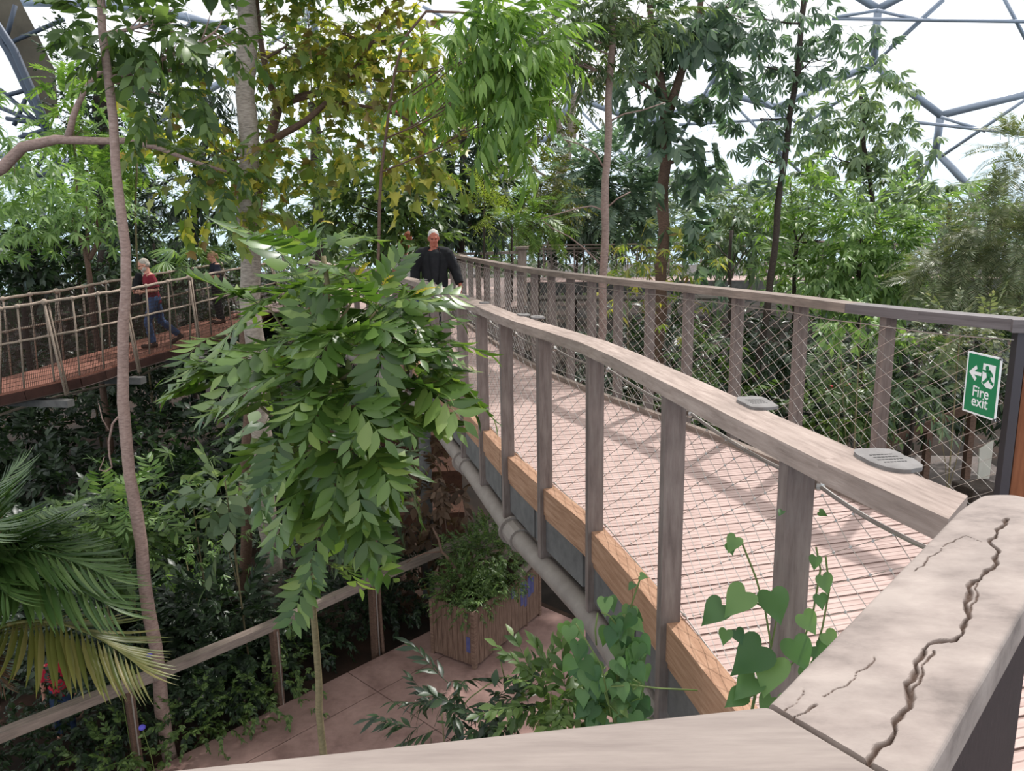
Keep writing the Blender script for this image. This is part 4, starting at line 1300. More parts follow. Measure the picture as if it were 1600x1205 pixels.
# yellowing maple-leaved tree
main = TP([(385, 975), (384, 800), (383, 700), (392, 630), (381, 560), (386, 450), (400, 340), (419, 222), (438, 164)], 10.3, .17, rtop=.7)
def sub(pix, Y, r0, r1):
    q = Path([at(u, v, Y) for u, v in pix]); n = 12
    return [q.at(q.L * k / n) for k in range(n + 1)], [r0 + (r1 - r0) * k / n for k in range(n + 1)]
plant('yellowing_tree', 'spreading tree with yellow and green lobed leaves and forking brown boughs', 'tree',
      [main, sub([(438, 164), (424, 138), (412, 90), (404, 40), (400, -20)], 10.3, .05, .025), sub([(440, 162), (475, 150), (512, 140), (550, 112), (590, 48), (605, 10)], 10.3, .055, .02),
       sub([(420, 222), (450, 205), (476, 190), (512, 158), (545, 118), (570, 90)], 10.1, .05, .02), sub([(512, 158), (600, 172), (640, 190), (680, 225)], 10.1, .025, .012)],
      B_(10.3, (450, 70, 70, 40, 44), (530, 50, 80, 40, 60), (610, 60, 70, 45, 56), (680, 110, 45, 45, 30), (500, 125, 60, 35, 34), (585, 125, 75, 40, 50), (650, 165, 55, 40, 34)) +
      B_(9.6, (640, 245, 60, 36, 32), (560, 215, 70, 30, 30), (480, 235, 50, 34, 26), (350, 235, 55, 48, 40), (315, 275, 45, 36, 28), (425, 315, 40, 28, 18), (690, 235, 34, 30, 14), (345, 330, 45, 32, 20), (270, 220, 36, 36, 20), (330, 160, 40, 40, 24)), SP_LOBE, L_YEL, BARK_BROWN, .95, 3, rnd=.9, brad=.025, dens=.62)

# bright hanging foliage, top centre
t = TP([(585, 800), (585, 600), (590, 420), (598, 250), (625, 80), (665, 18), (720, 20), (760, 26), (820, 20)], 8.9, .05, rtop=.5)
plant('drooping_tree', 'bright green tree with long leaves hanging in curtains at the top centre', 'tree', [t],
      B_(8.2, (775, 25, 50, 40, 44), (805, 85, 45, 46, 46), (800, 155, 28, 42, 28), (785, 215, 22, 40, 18), (735, 85, 36, 40, 20), (845, 45, 28, 40, 20), (770, 120, 30, 40, 24)) + B_(8.8, (700, 100, 32, 34, 14), (680, 130, 30, 24, 10)), SP_LANCE, L_BRIGHT, BARK_BROWN, .85, 4, out=.5, brad=.02, dens=.8)

# thin pink trunk right of centre
t = TP([(932, 640), (941, 500), (944, 390), (948, 250), (953, 130), (957, 20), (962, -60)], 11.4, .16, rtop=.55)
C_ = plant('thin_trunk_tree', 'tree with a thin straight pinkish trunk rising behind the bridge rail', 'tree', [t],
           B_(11.4, (890, 45, 50, 36, 60), (950, 5, 60, 30, 60), (1005, 25, 50, 34, 60), (850, 75, 36, 30, 26), (960, 80, 40, 30, 26), (905, 95, 40, 28, 24)), SP_LAN2, L_DUSK, BARK_PINK, .8, 5, brad=.02, dens=1.0)
for pix in (((947, 330), (925, 322), (900, 326), (870, 335), (845, 342)), ((940, 415), (915, 390), (890, 370), (865, 358), (848, 345)), ((950, 85), (930, 75), (905, 68), (875, 60)), ((952, 190), (975, 178), (1005, 172), (1040, 160)), ((949, 270), (930, 240), (905, 225), (880, 218)), ((948, 325), (965, 310), (985, 300))):
    m_ = MB(); m_.tube([at(u, v, 11.4) for u, v in pix], [.014, .012, .01, .008, .006][:len(pix)], 5); m_.build('branch', BARK_PINK, C_, smooth=True)

# brown trunk with hanging leaf clumps
t = TP([(1022, 660), (1029, 540), (1034, 430), (1037, 300), (1040, 190)], 14, .25, rtop=.8)
plant('clump_leaved_tree', 'tree with a brown trunk and big dark leaf clumps hanging against the sky', 'tree',
      [t, sub([(1040, 192), (1056, 140), (1072, 90), (1090, 40), (1096, -10)], 14, .09, .05), sub([(1040, 192), (1033, 130), (1020, 60), (1015, 0)], 14, .09, .05)],
      B_(14, (1010, 40, 55, 40, 60), (1080, 35, 55, 34, 56), (1130, 15, 45, 26, 36), (985, 120, 30, 46, 30), (1020, 130, 34, 46, 34), (1098, 232, 34, 40, 26), (1075, 142, 24, 16, 10), (1132, 100, 20, 34, 16), (1112, 165, 12, 40, 9), (1090, 285, 10, 16, 5), (1105, 205, 26, 18, 10)) +
      B_(13.6, (1020, 190, 16, 44, 18), (1035, 245, 22, 36, 18), (1108, 385, 14, 44, 12), (1062, 345, 26, 24, 10)), CP_HANG, L_BLUE, BARK_BROWN, .9, 6, out=.4, lift=-.1, brad=.035, dens=.55)

# dark thin trunk with palmate leaves
t = TP([(1172, 680), (1190, 540), (1207, 420), (1215, 330), (1232, 200), (1246, 110), (1255, 15), (1260, -40)], 13, .14, rtop=.6)
plant('palmate_tree', 'tree with leaning dark thin trunk and finger like leaves, right of the brown trunk', 'tree', [t],
      B_(13, (1180, 25, 60, 30, 46), (1245, 50, 45, 34, 34), (1300, 42, 40, 16, 16), (1180, 100, 40, 44, 38), (1270, 92, 50, 20, 22), (1188, 185, 34, 44, 34), (1225, 160, 24, 40, 20), (1318, 82, 40, 16, 16), (1195, 250, 30, 34, 20), (1262, 190, 34, 14, 12), (1370, 90, 20, 14, 8)), CP_PAL, L_BLUE, BARK_DARK, .92, 7, out=.8, lift=-.25, brad=.02, dens=.8)

t = TP([(1420, 640), (1400, 480), (1375, 370), (1352, 240), (1345, 150)], 17, .16, rtop=.5)
plant('umbrella_tree', 'tall grey green umbrella tree standing against the white roof, right of the dark thin trunk', 'tree', [t],
      B_(17, (1350, 122, 40, 22, 24), (1330, 160, 46, 28, 32), (1385, 165, 34, 32, 26), (1295, 195, 40, 22, 20), (1350, 215, 60, 32, 46), (1400, 235, 40, 40, 36), (1300, 245, 46, 30, 32), (1425, 290, 40, 30, 30), (1335, 285, 70, 34, 54), (1250, 215, 34, 20, 14), (1440, 330, 40, 30, 30)), CP_PAL, L_GREY, BARK_DARK, 1.1, 8, out=.8, lift=-.3)
t = TP([(1245, 640), (1240, 480), (1245, 380)], 15, .1)
plant('leafy_tree', 'bright green bushy tree beside the leaning dark thin trunk', 'tree', [t],
      B_(15, (1235, 285, 44, 34, 40), (1280, 320, 50, 34, 50), (1240, 350, 50, 34, 50), (1290, 372, 50, 34, 46), (1230, 400, 30, 30, 20)), CP_CASS, L_BRIGHT, BARK_DARK, 1.1, 9, lift=-.1)
t = TP([(1345, 650), (1340, 480), (1345, 400)], 14, .1)
plant('leafy_tree', 'dense mid green bushy tree above the far handrail, below the umbrella tree', 'tree', [t],
      B_(14, (1345, 365, 60, 40, 70), (1310, 420, 60, 34, 60), (1390, 330, 46, 36, 44), (1395, 400, 50, 44, 60), (1350, 440, 60, 26, 50), (1420, 450, 40, 26, 36), (1270, 430, 40, 26, 30)), SP_LAN2, L_PALE, BARK_DARK, 1.15, 10, dens=.85)
t = TP([(1140, 560), (1140, 420), (1142, 360)], 19, .1)
plant('leafy_tree', 'pale green rounded tree behind the far walkway between the two dark trunks', 'tree', [t],
      B_(21, (1150, 325, 50, 40, 50), (1105, 350, 60, 34, 56), (1190, 345, 50, 36, 50), (1150, 380, 80, 26, 60)), SP_LAN2, L_GREY, BARK_DARK, 1.6, 11)

# fan palms
def fan_palm(u, v, Y, base_v, R, n, label, seed, tw=.1):
    rs = np.random.default_rng(seed); c = at(u, v, Y); b = at(u + 4, base_v, Y)
    root = thing('fan_palm', label, 'palm', (c.x, c.y, b.z))
    m_ = MB(); m_.tube([(c.x, c.y, b.z - .3), (c.x + .03, c.y, (b.z + c.z) / 2), (c.x, c.y, c.z)], [tw * .6, tw * .5, tw * .45], 8, wob=.1); m_.build('trunk', BARK_DARK, root, smooth=True)
    for k in range(n):
        a = 2 * PI * k / n + rs.uniform(-.3, .3); el = rs.uniform(-.15, .9)
        f = fan(rs, 16, R * .9, R, 240, rs.uniform(.4, .9)); d = np.array([math.cos(a), math.sin(a), el])
        cl = Cloud(); cl.put(f, basis(d)[None], np.array([[c.x, c.y, c.z]])); cl.build('palm_leaf', L_PALE if k % 3 else L_PALM, root)


fan_palm(1484, 318, 18, 600, .72, 9, 'fan palm on a dark stem against the pale sky at the right', 31)
fan_palm(1546, 345, 17, 600, .6, 7, 'smaller fan palm between the taller fan palm and the dusty feathery tree', 32)
fan_palm(1432, 560, 11.5, 760, .42, 9, 'low fan palm seen through the cable net left of the exit sign', 33, .06)
fan_palm(298, 418, 18, 620, .6, 8, 'fan palm behind the rope bridge beside the woman', 34)

t = TP([(1650, 760), (1640, 500), (1615, 320)], 11.5, .16)
plant('feathery_tree', 'dusty feathery leaved tree at the right edge above the exit sign', 'tree', [t],
      B_(11.5, (1582, 245, 24, 30, 40), (1602, 300, 34, 34, 50), (1560, 350, 44, 34, 60), (1590, 400, 50, 44, 90), (1520, 395, 44, 40, 70), (1480, 435, 44, 32, 60), (1560, 455, 60, 30, 80), (1450, 400, 24, 24, 20)), CP_FEATH, L_FEATH, BARK_BROWN, 1.0, 12, lift=-.1, brad=.015)

# centre distance
t = TP([(862, 420), (868, 310), (882, 255), (893, 215), (889, 182)], 31, .46, rtop=.8)
plant('ivy_clad_tree', 'forked grey tree wrapped in ivy in the distance behind the far platform', 'tree', [t, sub([(889, 184), (905, 145), (935, 122), (960, 128)], 31, .17, .07), sub([(880, 218), (856, 152), (838, 95)], 31, .16, .07)],
      B_(30.6, (832, 190, 44, 36, 56), (905, 150, 24, 34, 34), (935, 100, 34, 26, 34), (845, 110, 44, 40, 50), (815, 250, 34, 26, 30), (886, 240, 10, 34, 22), (870, 60, 50, 30, 40)), SP_SMALL, L_OLIVE, BARK_GREY, 1.8, 13, brad=.06)
t = TP([(842, 430), (845, 300)], 22, .08)
plant('golden_bush', 'rounded olive yellow bush behind the platform rail below the ivy clad tree', 'bush', [t], B_(22, (842, 278, 38, 34, 90), (820, 310, 34, 30, 50), (870, 315, 30, 26, 40), (810, 345, 40, 22, 50)), SP_SMALL, L_OLIVE, BARK_DARK, 1.15, 14)
t = TP([(945, 430), (950, 300)], 25, .12)
plant('blue_green_tree', 'blue green fine leaved tree behind the thin pinkish trunk', 'tree', [t], B_(25, (955, 262, 46, 34, 60), (1000, 290, 44, 34, 50), (915, 290, 40, 32, 46), (975, 320, 60, 30, 60), (900, 255, 24, 24, 20)), CP_FINEPIN, L_BLUE, BARK_DARK, 2.0, 15)
t = TP([(900, 440), (905, 350)], 29.5, .12)
plant('dark_tree', 'dark rounded tree directly behind the far walkway, left of the thin pinkish trunk', 'tree', [t], B_(30, (915, 345, 60, 30, 90), (870, 350, 40, 26, 50), (960, 355, 50, 26, 60), (900, 320, 40, 24, 40)), SP_LAN2, L_DARK, BARK_DARK, 1.9, 16)
t = TP([(720, 440), (722, 300), (728, 160)], 18.5, .2)
plant('creeper_tree', 'tall dark tree hung with creepers behind the man in black', 'tree', [t], B_(18.5, (725, 235, 36, 36, 50), (742, 180, 26, 36, 34), (705, 295, 44, 36, 56), (740, 285, 30, 40, 40), (690, 345, 50, 28, 50), (735, 345, 44, 24, 44), (715, 150, 30, 30, 24)), SP_LAN2, L_DARK, BARK_DARK, 1.3, 17)
t = TP([(757, 440), (757, 280)], 17.5, .05)
plant('lime_shrub', 'upright lime yellow shrub behind the far platform rail', 'shrub', [t], B_(17.5, (757, 292, 15, 18, 26), (758, 318, 20, 22, 40), (772, 335, 18, 20, 26)), SP_FINE, L_LIME, BARK_DARK, 1.1, 18, lift=.6)
t = TP([(800, 440), (800, 350)], 19.5, .06)
plant('feathery_shrub', 'bright feathery shrub behind the corner post', 'shrub', [t], B_(21, (800, 335, 46, 26, 50), (775, 350, 34, 22, 34), (835, 352, 36, 20, 34)), CP_FEATH, L_BRIGHT, BARK_DARK, 1.7, 19)
t = TP([(600, 520), (600, 400), (596, 300)], 14, .12)
plant('glossy_tree', 'mid green glossy leaved tree left of the man in black', 'tree', [t], B_(14, (622, 268, 56, 34, 44), (560, 300, 50, 36, 44), (655, 325, 40, 34, 36), (600, 330, 50, 34, 44), (500, 290, 50, 34, 40), (540, 345, 50, 26, 36), (660, 370, 26, 24, 20)), SP_OV, L_MID, BARK_DARK, 1.1, 20)
t = TP([(505, 520), (500, 380), (490, 160)], 19, .3)
plant('dark_tree', 'large dark tree behind the yellowing tree', 'tree', [t], B_(19, (470, 110, 60, 60, 60), (540, 185, 60, 50, 60), (440, 40, 50, 50, 40), (480, 20, 60, 40, 40), (610, 200, 50, 40, 44), (460, 250, 70, 40, 60), (560, 100, 40, 40, 24), (640, 130, 40, 40, 24), (440, 340, 60, 40, 46), (520, 370, 60, 30, 46)), SP_SMALL, L_DUSK, BARK_DARK, 1.5, 21, dens=.55)

# left side
t = TP([(175, 560), (165, 350), (158, 100)], 21, .5)
plant('ivy_column_tree', 'very dark column of ivy behind the slender pinkish trunk', 'tree', [t], B_(21, (140, 125, 40, 46, 90), (170, 180, 40, 50, 100), (165, 250, 38, 46, 90), (195, 320, 36, 50, 80), (120, 90, 30, 30, 40), (200, 130, 30, 40, 50), (170, 370, 40, 40, 70)), SP_SMALL, L_DARK, BARK_DARK, 1.3, 22)
t = TP([(122, 420), (120, 300), (112, 160)], 17, .06)
plant('young_ash_tree', 'light green upright young tree at the left between the truss and the ivy column', 'tree', [t], B_(17, (112, 140, 18, 34, 30), (95, 190, 30, 30, 30), (128, 200, 20, 26, 20), (120, 255, 40, 30, 46), (150, 265, 26, 26, 20)), CP_FINEPIN, L_BRIGHT, BARK_OLIVE, 1.3, 23, dens=.7)
t = TP([(215, 420), (214, 250)], 16.5, .05)
plant('young_ash_tree', 'light green young tree immediately right of the slender pinkish trunk', 'tree', [t], B_(16.5, (210, 225, 24, 30, 26), (225, 270, 26, 26, 24)), CP_FINEPIN, L_BRIGHT, BARK_OLIVE, 1.2, 24)
c0 = TP([(142, 460), (140, 420), (135, 395)], 15, .14, zbase=-3.8)
plant('pale_palmate_tree', 'pale green spreading tree with several stems above the rope bridge at the left', 'tree',
      [c0, sub([(136, 400), (120, 360), (108, 330)], 15, .04, .02), sub([(138, 400), (136, 350), (134, 320)], 15, .04, .02), sub([(140, 405), (160, 370), (172, 345)], 15, .045, .02), sub([(140, 405), (152, 372), (150, 335)], 15, .035, .02)],
      B_(15, (40, 312, 50, 22, 46), (110, 308, 60, 20, 56), (160, 322, 34, 22, 34), (60, 350, 50, 30, 46), (130, 348, 50, 22, 40), (20, 350, 40, 30, 34), (95, 335, 60, 20, 40)), CP_CASS, L_PALE, BARK_BROWN, 1.1, 25, lift=-.15, branches=0)
t = TP([(40, 520), (45, 440), (50, 380)], 16.5, .16)
plant('dark_tree', 'dark leaved tree beneath the pale spreading tree at the left edge', 'tree', [t], B_(16.5, (30, 400, 50, 30, 46), (80, 410, 46, 30, 46), (20, 440, 40, 30, 36), (110, 440, 44, 26, 40), (170, 410, 30, 30, 26)), SP_BROAD, L_DARK, BARK_DARK, 1.1, 26)
t = TP([(-40, 560), (-30, 350), (-10, 200)], 11, .08)
plant('drooping_palmate_tree', 'pale drooping foliage cut by the left edge below the truss', 'tree', [t], B_(11, (8, 205, 26, 34, 26), (22, 250, 34, 30, 28), (0, 285, 30, 22, 20)), CP_CASS, L_PALE, BARK_BROWN, 1.0, 27, lift=-.3)
t = TP([(-150, 900), (-135, 560), (-90, 330), (-30, 278), (2, 262), (22, 240), (60, 222), (110, 217), (160, 222), (210, 220), (250, 231), (300, 252), (350, 268)], 8.4, .26, rtop=.12)
t = (t[0], [(.1 if p.x < -7.2 else max(.012, .1 - (p.x + 7.2) * .021)) for p in t[0]])
plant('arching_branch_tree', 'smooth bough arching in from the left edge across the slender trunk', 'tree', [t, sub([(106, 214), (110, 200), (118, 172), (138, 132), (160, 110), (180, 108), (215, 130)], 8.4, .036, .014)],
      B_(8.4, (345, 262, 40, 30, 12), (215, 120, 40, 26, 10), (300, 240, 34, 16, 5)), SP_BROAD, L_MID, BARK_PINK, .75, 28, branches=2)
t = TP([(300, 560), (305, 350), (330, 160)], 22.5, .2)
plant('dark_tree', 'dark green tree seen between the slender trunk and the thick pale trunk', 'tree', [t], B_(22.5, (325, 120, 46, 50, 50), (300, 200, 46, 50, 56), (345, 300, 44, 44, 46), (290, 300, 46, 44, 46), (250, 345, 36, 44, 36), (310, 370, 50, 34, 46), (345, 60, 40, 40, 22)), SP_LAN2, L_DARK, BARK_DARK, 1.55, 29, dens=.8)
t = TP([(250, 560), (245, 430), (240, 380)], 21, .1)
plant('dark_tree', 'dark tree directly behind the head of the man in the maroon shirt', 'tree', [t], B_(21, (235, 385, 40, 34, 40), (290, 440, 40, 30, 40), (210, 430, 30, 30, 26)), SP_LAN2, L_BLUE, BARK_DARK, 1.5, 30)

# ------------------------------------------------------------------ foreground big shrub with compound leaves
rs = np.random.default_rng(77)
fs_tpl = [pinnate(rs, LF_PIN, int(rs.integers(5, 8)), .52, .165, rs.uniform(.25, .65), .2, rs.uniform(.05, .4), .0035, .1, rs.uniform(.05, .3)) for _ in range(9)]
hang_tpl = [pinnate(rs, LF_PIN, 6, .52, .165, .6, .18, .3, .0035, .08, .2) for _ in range(4)]
base = at(505, 1176, 3.9)
shrub = thing('compound_leaf_shrub', 'big foreground shrub with bright compound leaves on a thin straight stem', 'shrub', (base.x + .03, base.y, ZG))
stemp = [Vector((base.x + .1, base.y, ZG)), base] + [at(u, v, 3.95) for u, v in ((498, 1060), (490, 960), (484, 880), (480, 800), (486, 700), (500, 600), (512, 520), (512, 450), (505, 400))]
m_ = MB(); P_ = Path(stemp); n = 40
m_.tube([P_.at(P_.L * k / n) for k in range(n + 1)], [.027 - .014 * k / n for k in range(n + 1)], 10, wob=.06); m_.build('stem', BARK_OLIVE, shrub, smooth=True)
whorls = [(505, 405, 4.15, 8), (470, 450, 4.3, 8), (560, 450, 4.1, 9), (590, 485, 3.95, 6), (420, 480, 4.5, 7), (540, 520, 3.9, 10), (600, 540, 3.9, 10), (470, 540, 4.1, 9), (400, 560, 4.4, 8), (640, 580, 3.9, 7), (520, 600, 3.75, 10), (580, 620, 3.75, 10), (440, 620, 4.1, 9),
          (510, 680, 3.75, 8), (565, 680, 3.7, 8), (440, 690, 3.9, 5), (610, 640, 3.85, 6), (500, 750, 3.75, 5), (530, 790, 3.72, 4), (495, 870, 3.75, 3), (370, 600, 4.5, 5), (535, 740, 3.9, 5), (350, 520, 4.7, 4)]
branchpts = []
for i, (u, v, Y, k) in enumerate(whorls):
    c = at(u, v, Y)
    q = min((P_.at(P_.L * f) for f in np.linspace(.55, 1, 24)), key=lambda p: abs(p.z - (c.z - .25)) + .2 * (p - c).length)
    if i:
        m_ = MB(); b_ = bez(q, c, -.05, n=6); m_.tube(b_, [.011, .0105, .01, .009, .008, .007, .006], 6); m_.build('branch', BARK_OLIVE, shrub, smooth=True)
    cl = Cloud(); a0 = rs.uniform(0, 6)
    hd = Vector((c.x - (-1.05), c.y - 4.0, 0)); ha = math.atan2(hd.y, hd.x)
    k = int(k * .8)
    for j in range(k):
        a = a0 + 2 * PI * j / k + rs.uniform(-.35, .35)
        low = v > 660
        el = rs.uniform(-.2, .75) if not low else rs.uniform(-.8, .2)
        if i == 0: el += .3
        d = np.array([math.cos(a), math.sin(a), el]); d[:2] += .5 * np.array([math.cos(ha), math.sin(ha)]) * min(1, hd.length * 1.5)
        tp = fs_tpl[rs.integers(0, 9)] if (not low or rs.random() < .6) else hang_tpl[rs.integers(0, 4)]
        M_ = basis(d, roll=rs.uniform(-.55, .55)) * rs.uniform(.7, 1.05) * (.92 if low else 1)
        bad = False
        for e in (tp.V[np.argmax(tp.V[:, 0])], tp.V[len(tp.V) // 2], tp.V[len(tp.V) // 3]):
            pu, pv = proj(np.array(c) + M_ @ e)
            bad |= (618 < pu < 735 and 340 < pv < 436) or (318 < pu < 372 and 372 < pv < 455) or (205 < pu < 285 and 390 < pv < 560)
        if bad: continue
        cl.put(tp, M_[None], np.array([[c.x, c.y, c.z + rs.uniform(-.06, .04)]]))
    cl.build('leaf_spray', L_FORE, shrub)
# named sprays the photograph shows clearly: (base px, tip px, Y base, Y tip, size, kind)
def spray(u0, v0, u1, v1, Y0, Y1, tp, up=(0, 0, 1), mat=None, nm='leaf_spray', roll=0.):
    a, b = at(u0, v0, Y0), at(u1, v1, Y1); d = b - a
    ex = max(t.V[:, 0].max() for t in [tp]); ez = tp.V[np.argmax(tp.V[:, 0]), 2]
    ang = math.atan2(ez, ex); h = math.hypot(d.x, d.y)
    # tilt so the tip of the template meets the tip point
    el = math.atan2(d.z, h) - ang
    X = np.array([d.x / h * math.cos(el), d.y / h * math.cos(el), math.sin(el)])
    M_ = basis(X, up, roll) * (d.length / math.hypot(ex, ez))
    cl = Cloud(); cl.put(tp, M_[None], np.array([[a.x, a.y, a.z]])); return cl.build(nm, mat or L_FORE, shrub)
flat = pinnate(rs, LF_PIN, 7, .52, .17, .1, .16, .05, .0035, .05, .05); droopy = pinnate(rs, LF_PIN, 6, .5, .15, .4, .16, .55, .0035, .0, .3)
spray(600, 540, 750, 497, 3.9, 3.85, pinnate(rs, LF_PIN, 8, .5, .12, .1, .16, .9, .003, .0, .0))
spray(600, 560, 715, 565, 3.8, 3.7, droopy)
spray(575, 480, 660, 388, 3.9, 4.0, flat, up=(-.5, -.8, .3))
spray(465, 450, 505, 350, 4.1, 4.0, droopy, up=(-.6, -.6, .4))
spray(480, 455, 325, 352, 4.2, 4.3, pinnate(rs, LF_PIN, 6, .5, .15, .15, .16, .4, .0035, .0, .5))
spray(430, 490, 262, 432, 4.5, 4.4, flat)
spray(500, 450, 590, 395, 4.0, 3.9, droopy)
spray(600, 500, 595, 660, 3.7, 3.6, flat, up=(0, -1, .25))
spray(400, 590, 240, 610, 4.3, 4.2, droopy)
spray(540, 560, 430, 460, 3.8, 3.9, flat, up=(0, -.8, .6))
spray(440, 660, 432, 780, 3.7, 3.65, flat, up=(0, -1, .2)); spray(480, 850, 490, 935, 3.7, 3.65, flat, up=(0, -1, .2))
spray(530, 830, 585, 950, 3.75, 3.7, droopy, up=(0, -1, .3)); spray(500, 780, 560, 890, 3.75, 3.65, droopy, up=(0, -1, .3))
spray(620, 600, 705, 640, 3.85, 3.8, droopy); spray(590, 640, 640, 720, 3.8, 3.75, droopy, up=(0, -1, .3))
yt = pinnate(rs, LF_PIN, 5, .2, .07, .6, .16, .7, .002, .0, .3)
for u0, v0, u1, v1 in ((500, 350, 522, 352), (640, 470, 690, 452), (556, 440, 580, 410), (600, 455, 615, 430), (430, 555, 450, 570)):
    spray(u0, v0, u1, v1, 3.95, 3.9, yt, mat=L_TIP, nm='young_leaf_tip')

# ------------------------------------------------------------------ feather palm, lower left
rs = np.random.default_rng(21)
pc = at(-70, 1030, 6.6)
palm = thing('feather_palm', 'feather palm with long arching fronds at the lower left', 'palm', (pc.x, pc.y, ZG - .2))
m_ = MB(); m_.tube([(pc.x, pc.y, ZG - .4), (pc.x, pc.y, pc.z)], [.1, .08], 8); m_.build('trunk', BARK_BROWN, palm, smooth=True)
def to_frond(u1, v1, Y1, L, arch, hang, mat, vee=.3, rise=.5, u0=-70, v0=1030, Y0=6.6):
    f = frond(rs, 33, 1., .34, arch, .16, vee, hang, .075, rise); a, b = at(u0, v0, Y0), at(u1, v1, Y1); d = b - a
    i = np.argmax(f.V[:, 0]); ex, ez = f.V[i, 0], f.V[i, 2]; h = math.hypot(d.x, d.y); el = math.atan2(d.z, h) - math.atan2(ez, ex)
    X = np.array([d.x / h * math.cos(el), d.y / h * math.cos(el), math.sin(el)])
    cl = Cloud(); cl.put(f, (basis(X) * d.length / math.hypot(ex, ez))[None], np.array([[a.x, a.y, a.z]])); return cl.build('frond', mat, palm)
to_frond(150, 800, 6.6, 0, .35, .2, L_PALM, .25, .3)
to_frond(222, 930, 6.1, 0, .75, .5, L_PALM, .2, .75)
to_frond(225, 985, 5.9, 0, .6, .5, L_PALM, .15, .6)
o = to_frond(262, 1085, 6.0, 0, .45, .5, L_PALMY, .15, .5); o['label'] = 'yellowing lowest frond'
to_frond(125, 790, 6.2, 0, .3, .25, L_PALM, .25, .25, u0=-60, v0=960)
to_frond(200, 900, 6.4, 0, .9, .5, L_PALM, .15, 1.0)
to_frond(60, 700, 7.2, 0, .3, .2, L_PALM, .25, .2)
to_frond(20, 740, 6.4, 0, .5, .3, L_PALM, .25, .4)
to_frond(-20, 860, 5.2, 0, .7, .4, L_PALM, .25, .6)
to_frond(40, 960, 5.6, 0, .7, .5, L_PALM, .2, .7)
to_frond(140, 870, 7.6, 0, .5, .4, L_PALM, .2, .5)
o = to_frond(20, 1090, 5.9, 0, .8, .8, L_BROWN, 0, .3); o['label'] = 'dry brown hanging frond'

# ------------------------------------------------------------------ shrubs of the lower left
def shrub_(name, label, Y, rows, tp, mat, size, seed, cat='shrub', bark=BARK_OLIVE, zb=None, sr=.011, **k):
    bl = B_(Y, *rows); c = bl[0][0]; z = gh(c[0], c[1]) - .15 if zb is None else zb
    st = [([Vector((c[0] + .1, c[1], z)), Vector((c[0] + .05, c[1], (z + c[2]) / 2)), Vector(c)], [sr, sr * .9, sr * .6])]
    return plant(name, label, cat, st, bl, tp, mat, bark, size, seed, branches=min(4, len(bl)), brad=.012, twigs=False, **k)


LF_ROUND = leaf(1, .62, 6, .1, -.15, .5, 2)
SP_ROUND = [sprig(_rs, LF_ROUND, 5, .5, .24, 60, .2) for _ in range(2)]
shrub_('compound_leaf_bush', 'pale compound leaved bush in a patch of sun left of the slender trunk foot', 8.2, [(185, 790, 46, 26, 22), (150, 815, 40, 26, 18), (235, 790, 26, 30, 10)], CP_PIN, L_PALE, .8, 41)
shrub_('broad_leaf_bush', 'green broad leaved bush behind the tips of the feather palm', 7.8, [(150, 850, 46, 30, 26), (200, 860, 40, 34, 22), (110, 840, 30, 24, 12)], SP_OV, L_MID, .8, 42)
shrub_('round_leaf_bush', 'bush with big rounded grey green leaves left of the foreground shrub', 8.3, [(350, 740, 30, 34, 9), (340, 790, 34, 34, 10), (365, 820, 26, 30, 8)], SP_ROUND, L_GREY, .95, 43, sr=.012)
shrub_('pale_flecked_bush', 'low bush with scattered pale leaves between the slender and thick trunks', 9, [(290, 870, 40, 34, 26), (330, 840, 30, 30, 14), (320, 900, 40, 30, 18)], CP_CASS, L_PALE, .6, 44)
shrub_('finger_leaf_bush', 'small bush with shiny finger leaves between the two left trunks', 8.8, [(295, 745, 28, 18, 9), (280, 770, 30, 16, 8)], CP_CASS, L_MID, .9, 45)
shrub_('drooping_leaf_bush', 'dark bush with drooping grey leaves under the foreground shrub', 9.4, [(575, 760, 34, 40, 12), (590, 810, 30, 34, 10), (555, 830, 30, 26, 8)], CP_HANG, L_GREY, 1.0, 46, out=.4, sr=.012)
shrub_('dry_leaf_bush', 'withered bush with large brown leaves under the bridge pipe', 10.2, [(690, 745, 30, 34, 9), (655, 800, 34, 40, 11), (700, 830, 40, 34, 11), (640, 880, 34, 34, 9), (720, 790, 28, 36, 8), (670, 700, 30, 26, 7)], SP_BROAD, L_BROWN, .9, 47, bark=BARK_BROWN, out=.4, lift=-.3)
for pix, lab in ((((662, 905), (652, 800), (642, 700), (634, 600), (626, 520)), 'thin bare sapling trunk under the bridge, the left one of two'), (((664, 900), (660, 780), (655, 680), (648, 560)), 'thin bare sapling trunk under the bridge, the right one of two')):
    q = [at(u, v, 10.6 if lab.endswith('the left one of two') else 10.9) for u, v in pix]
    r_ = thing('sapling', lab, 'tree', (q[0].x, q[0].y, ZG)); m_ = MB(); m_.tube([Vector((q[0].x, q[0].y, ZG))] + q, [.03, .028, .026, .022, .018, .014][:len(q) + 1], 8); m_.build('trunk', BARK_BROWN, r_, smooth=True)
    cl = Cloud(); fill(cl, np.random.default_rng(9), [(tuple(q[-1]), (.3, .3, .2), 5)], SP_OV, .7); cl.build('foliage', L_DARK, r_)

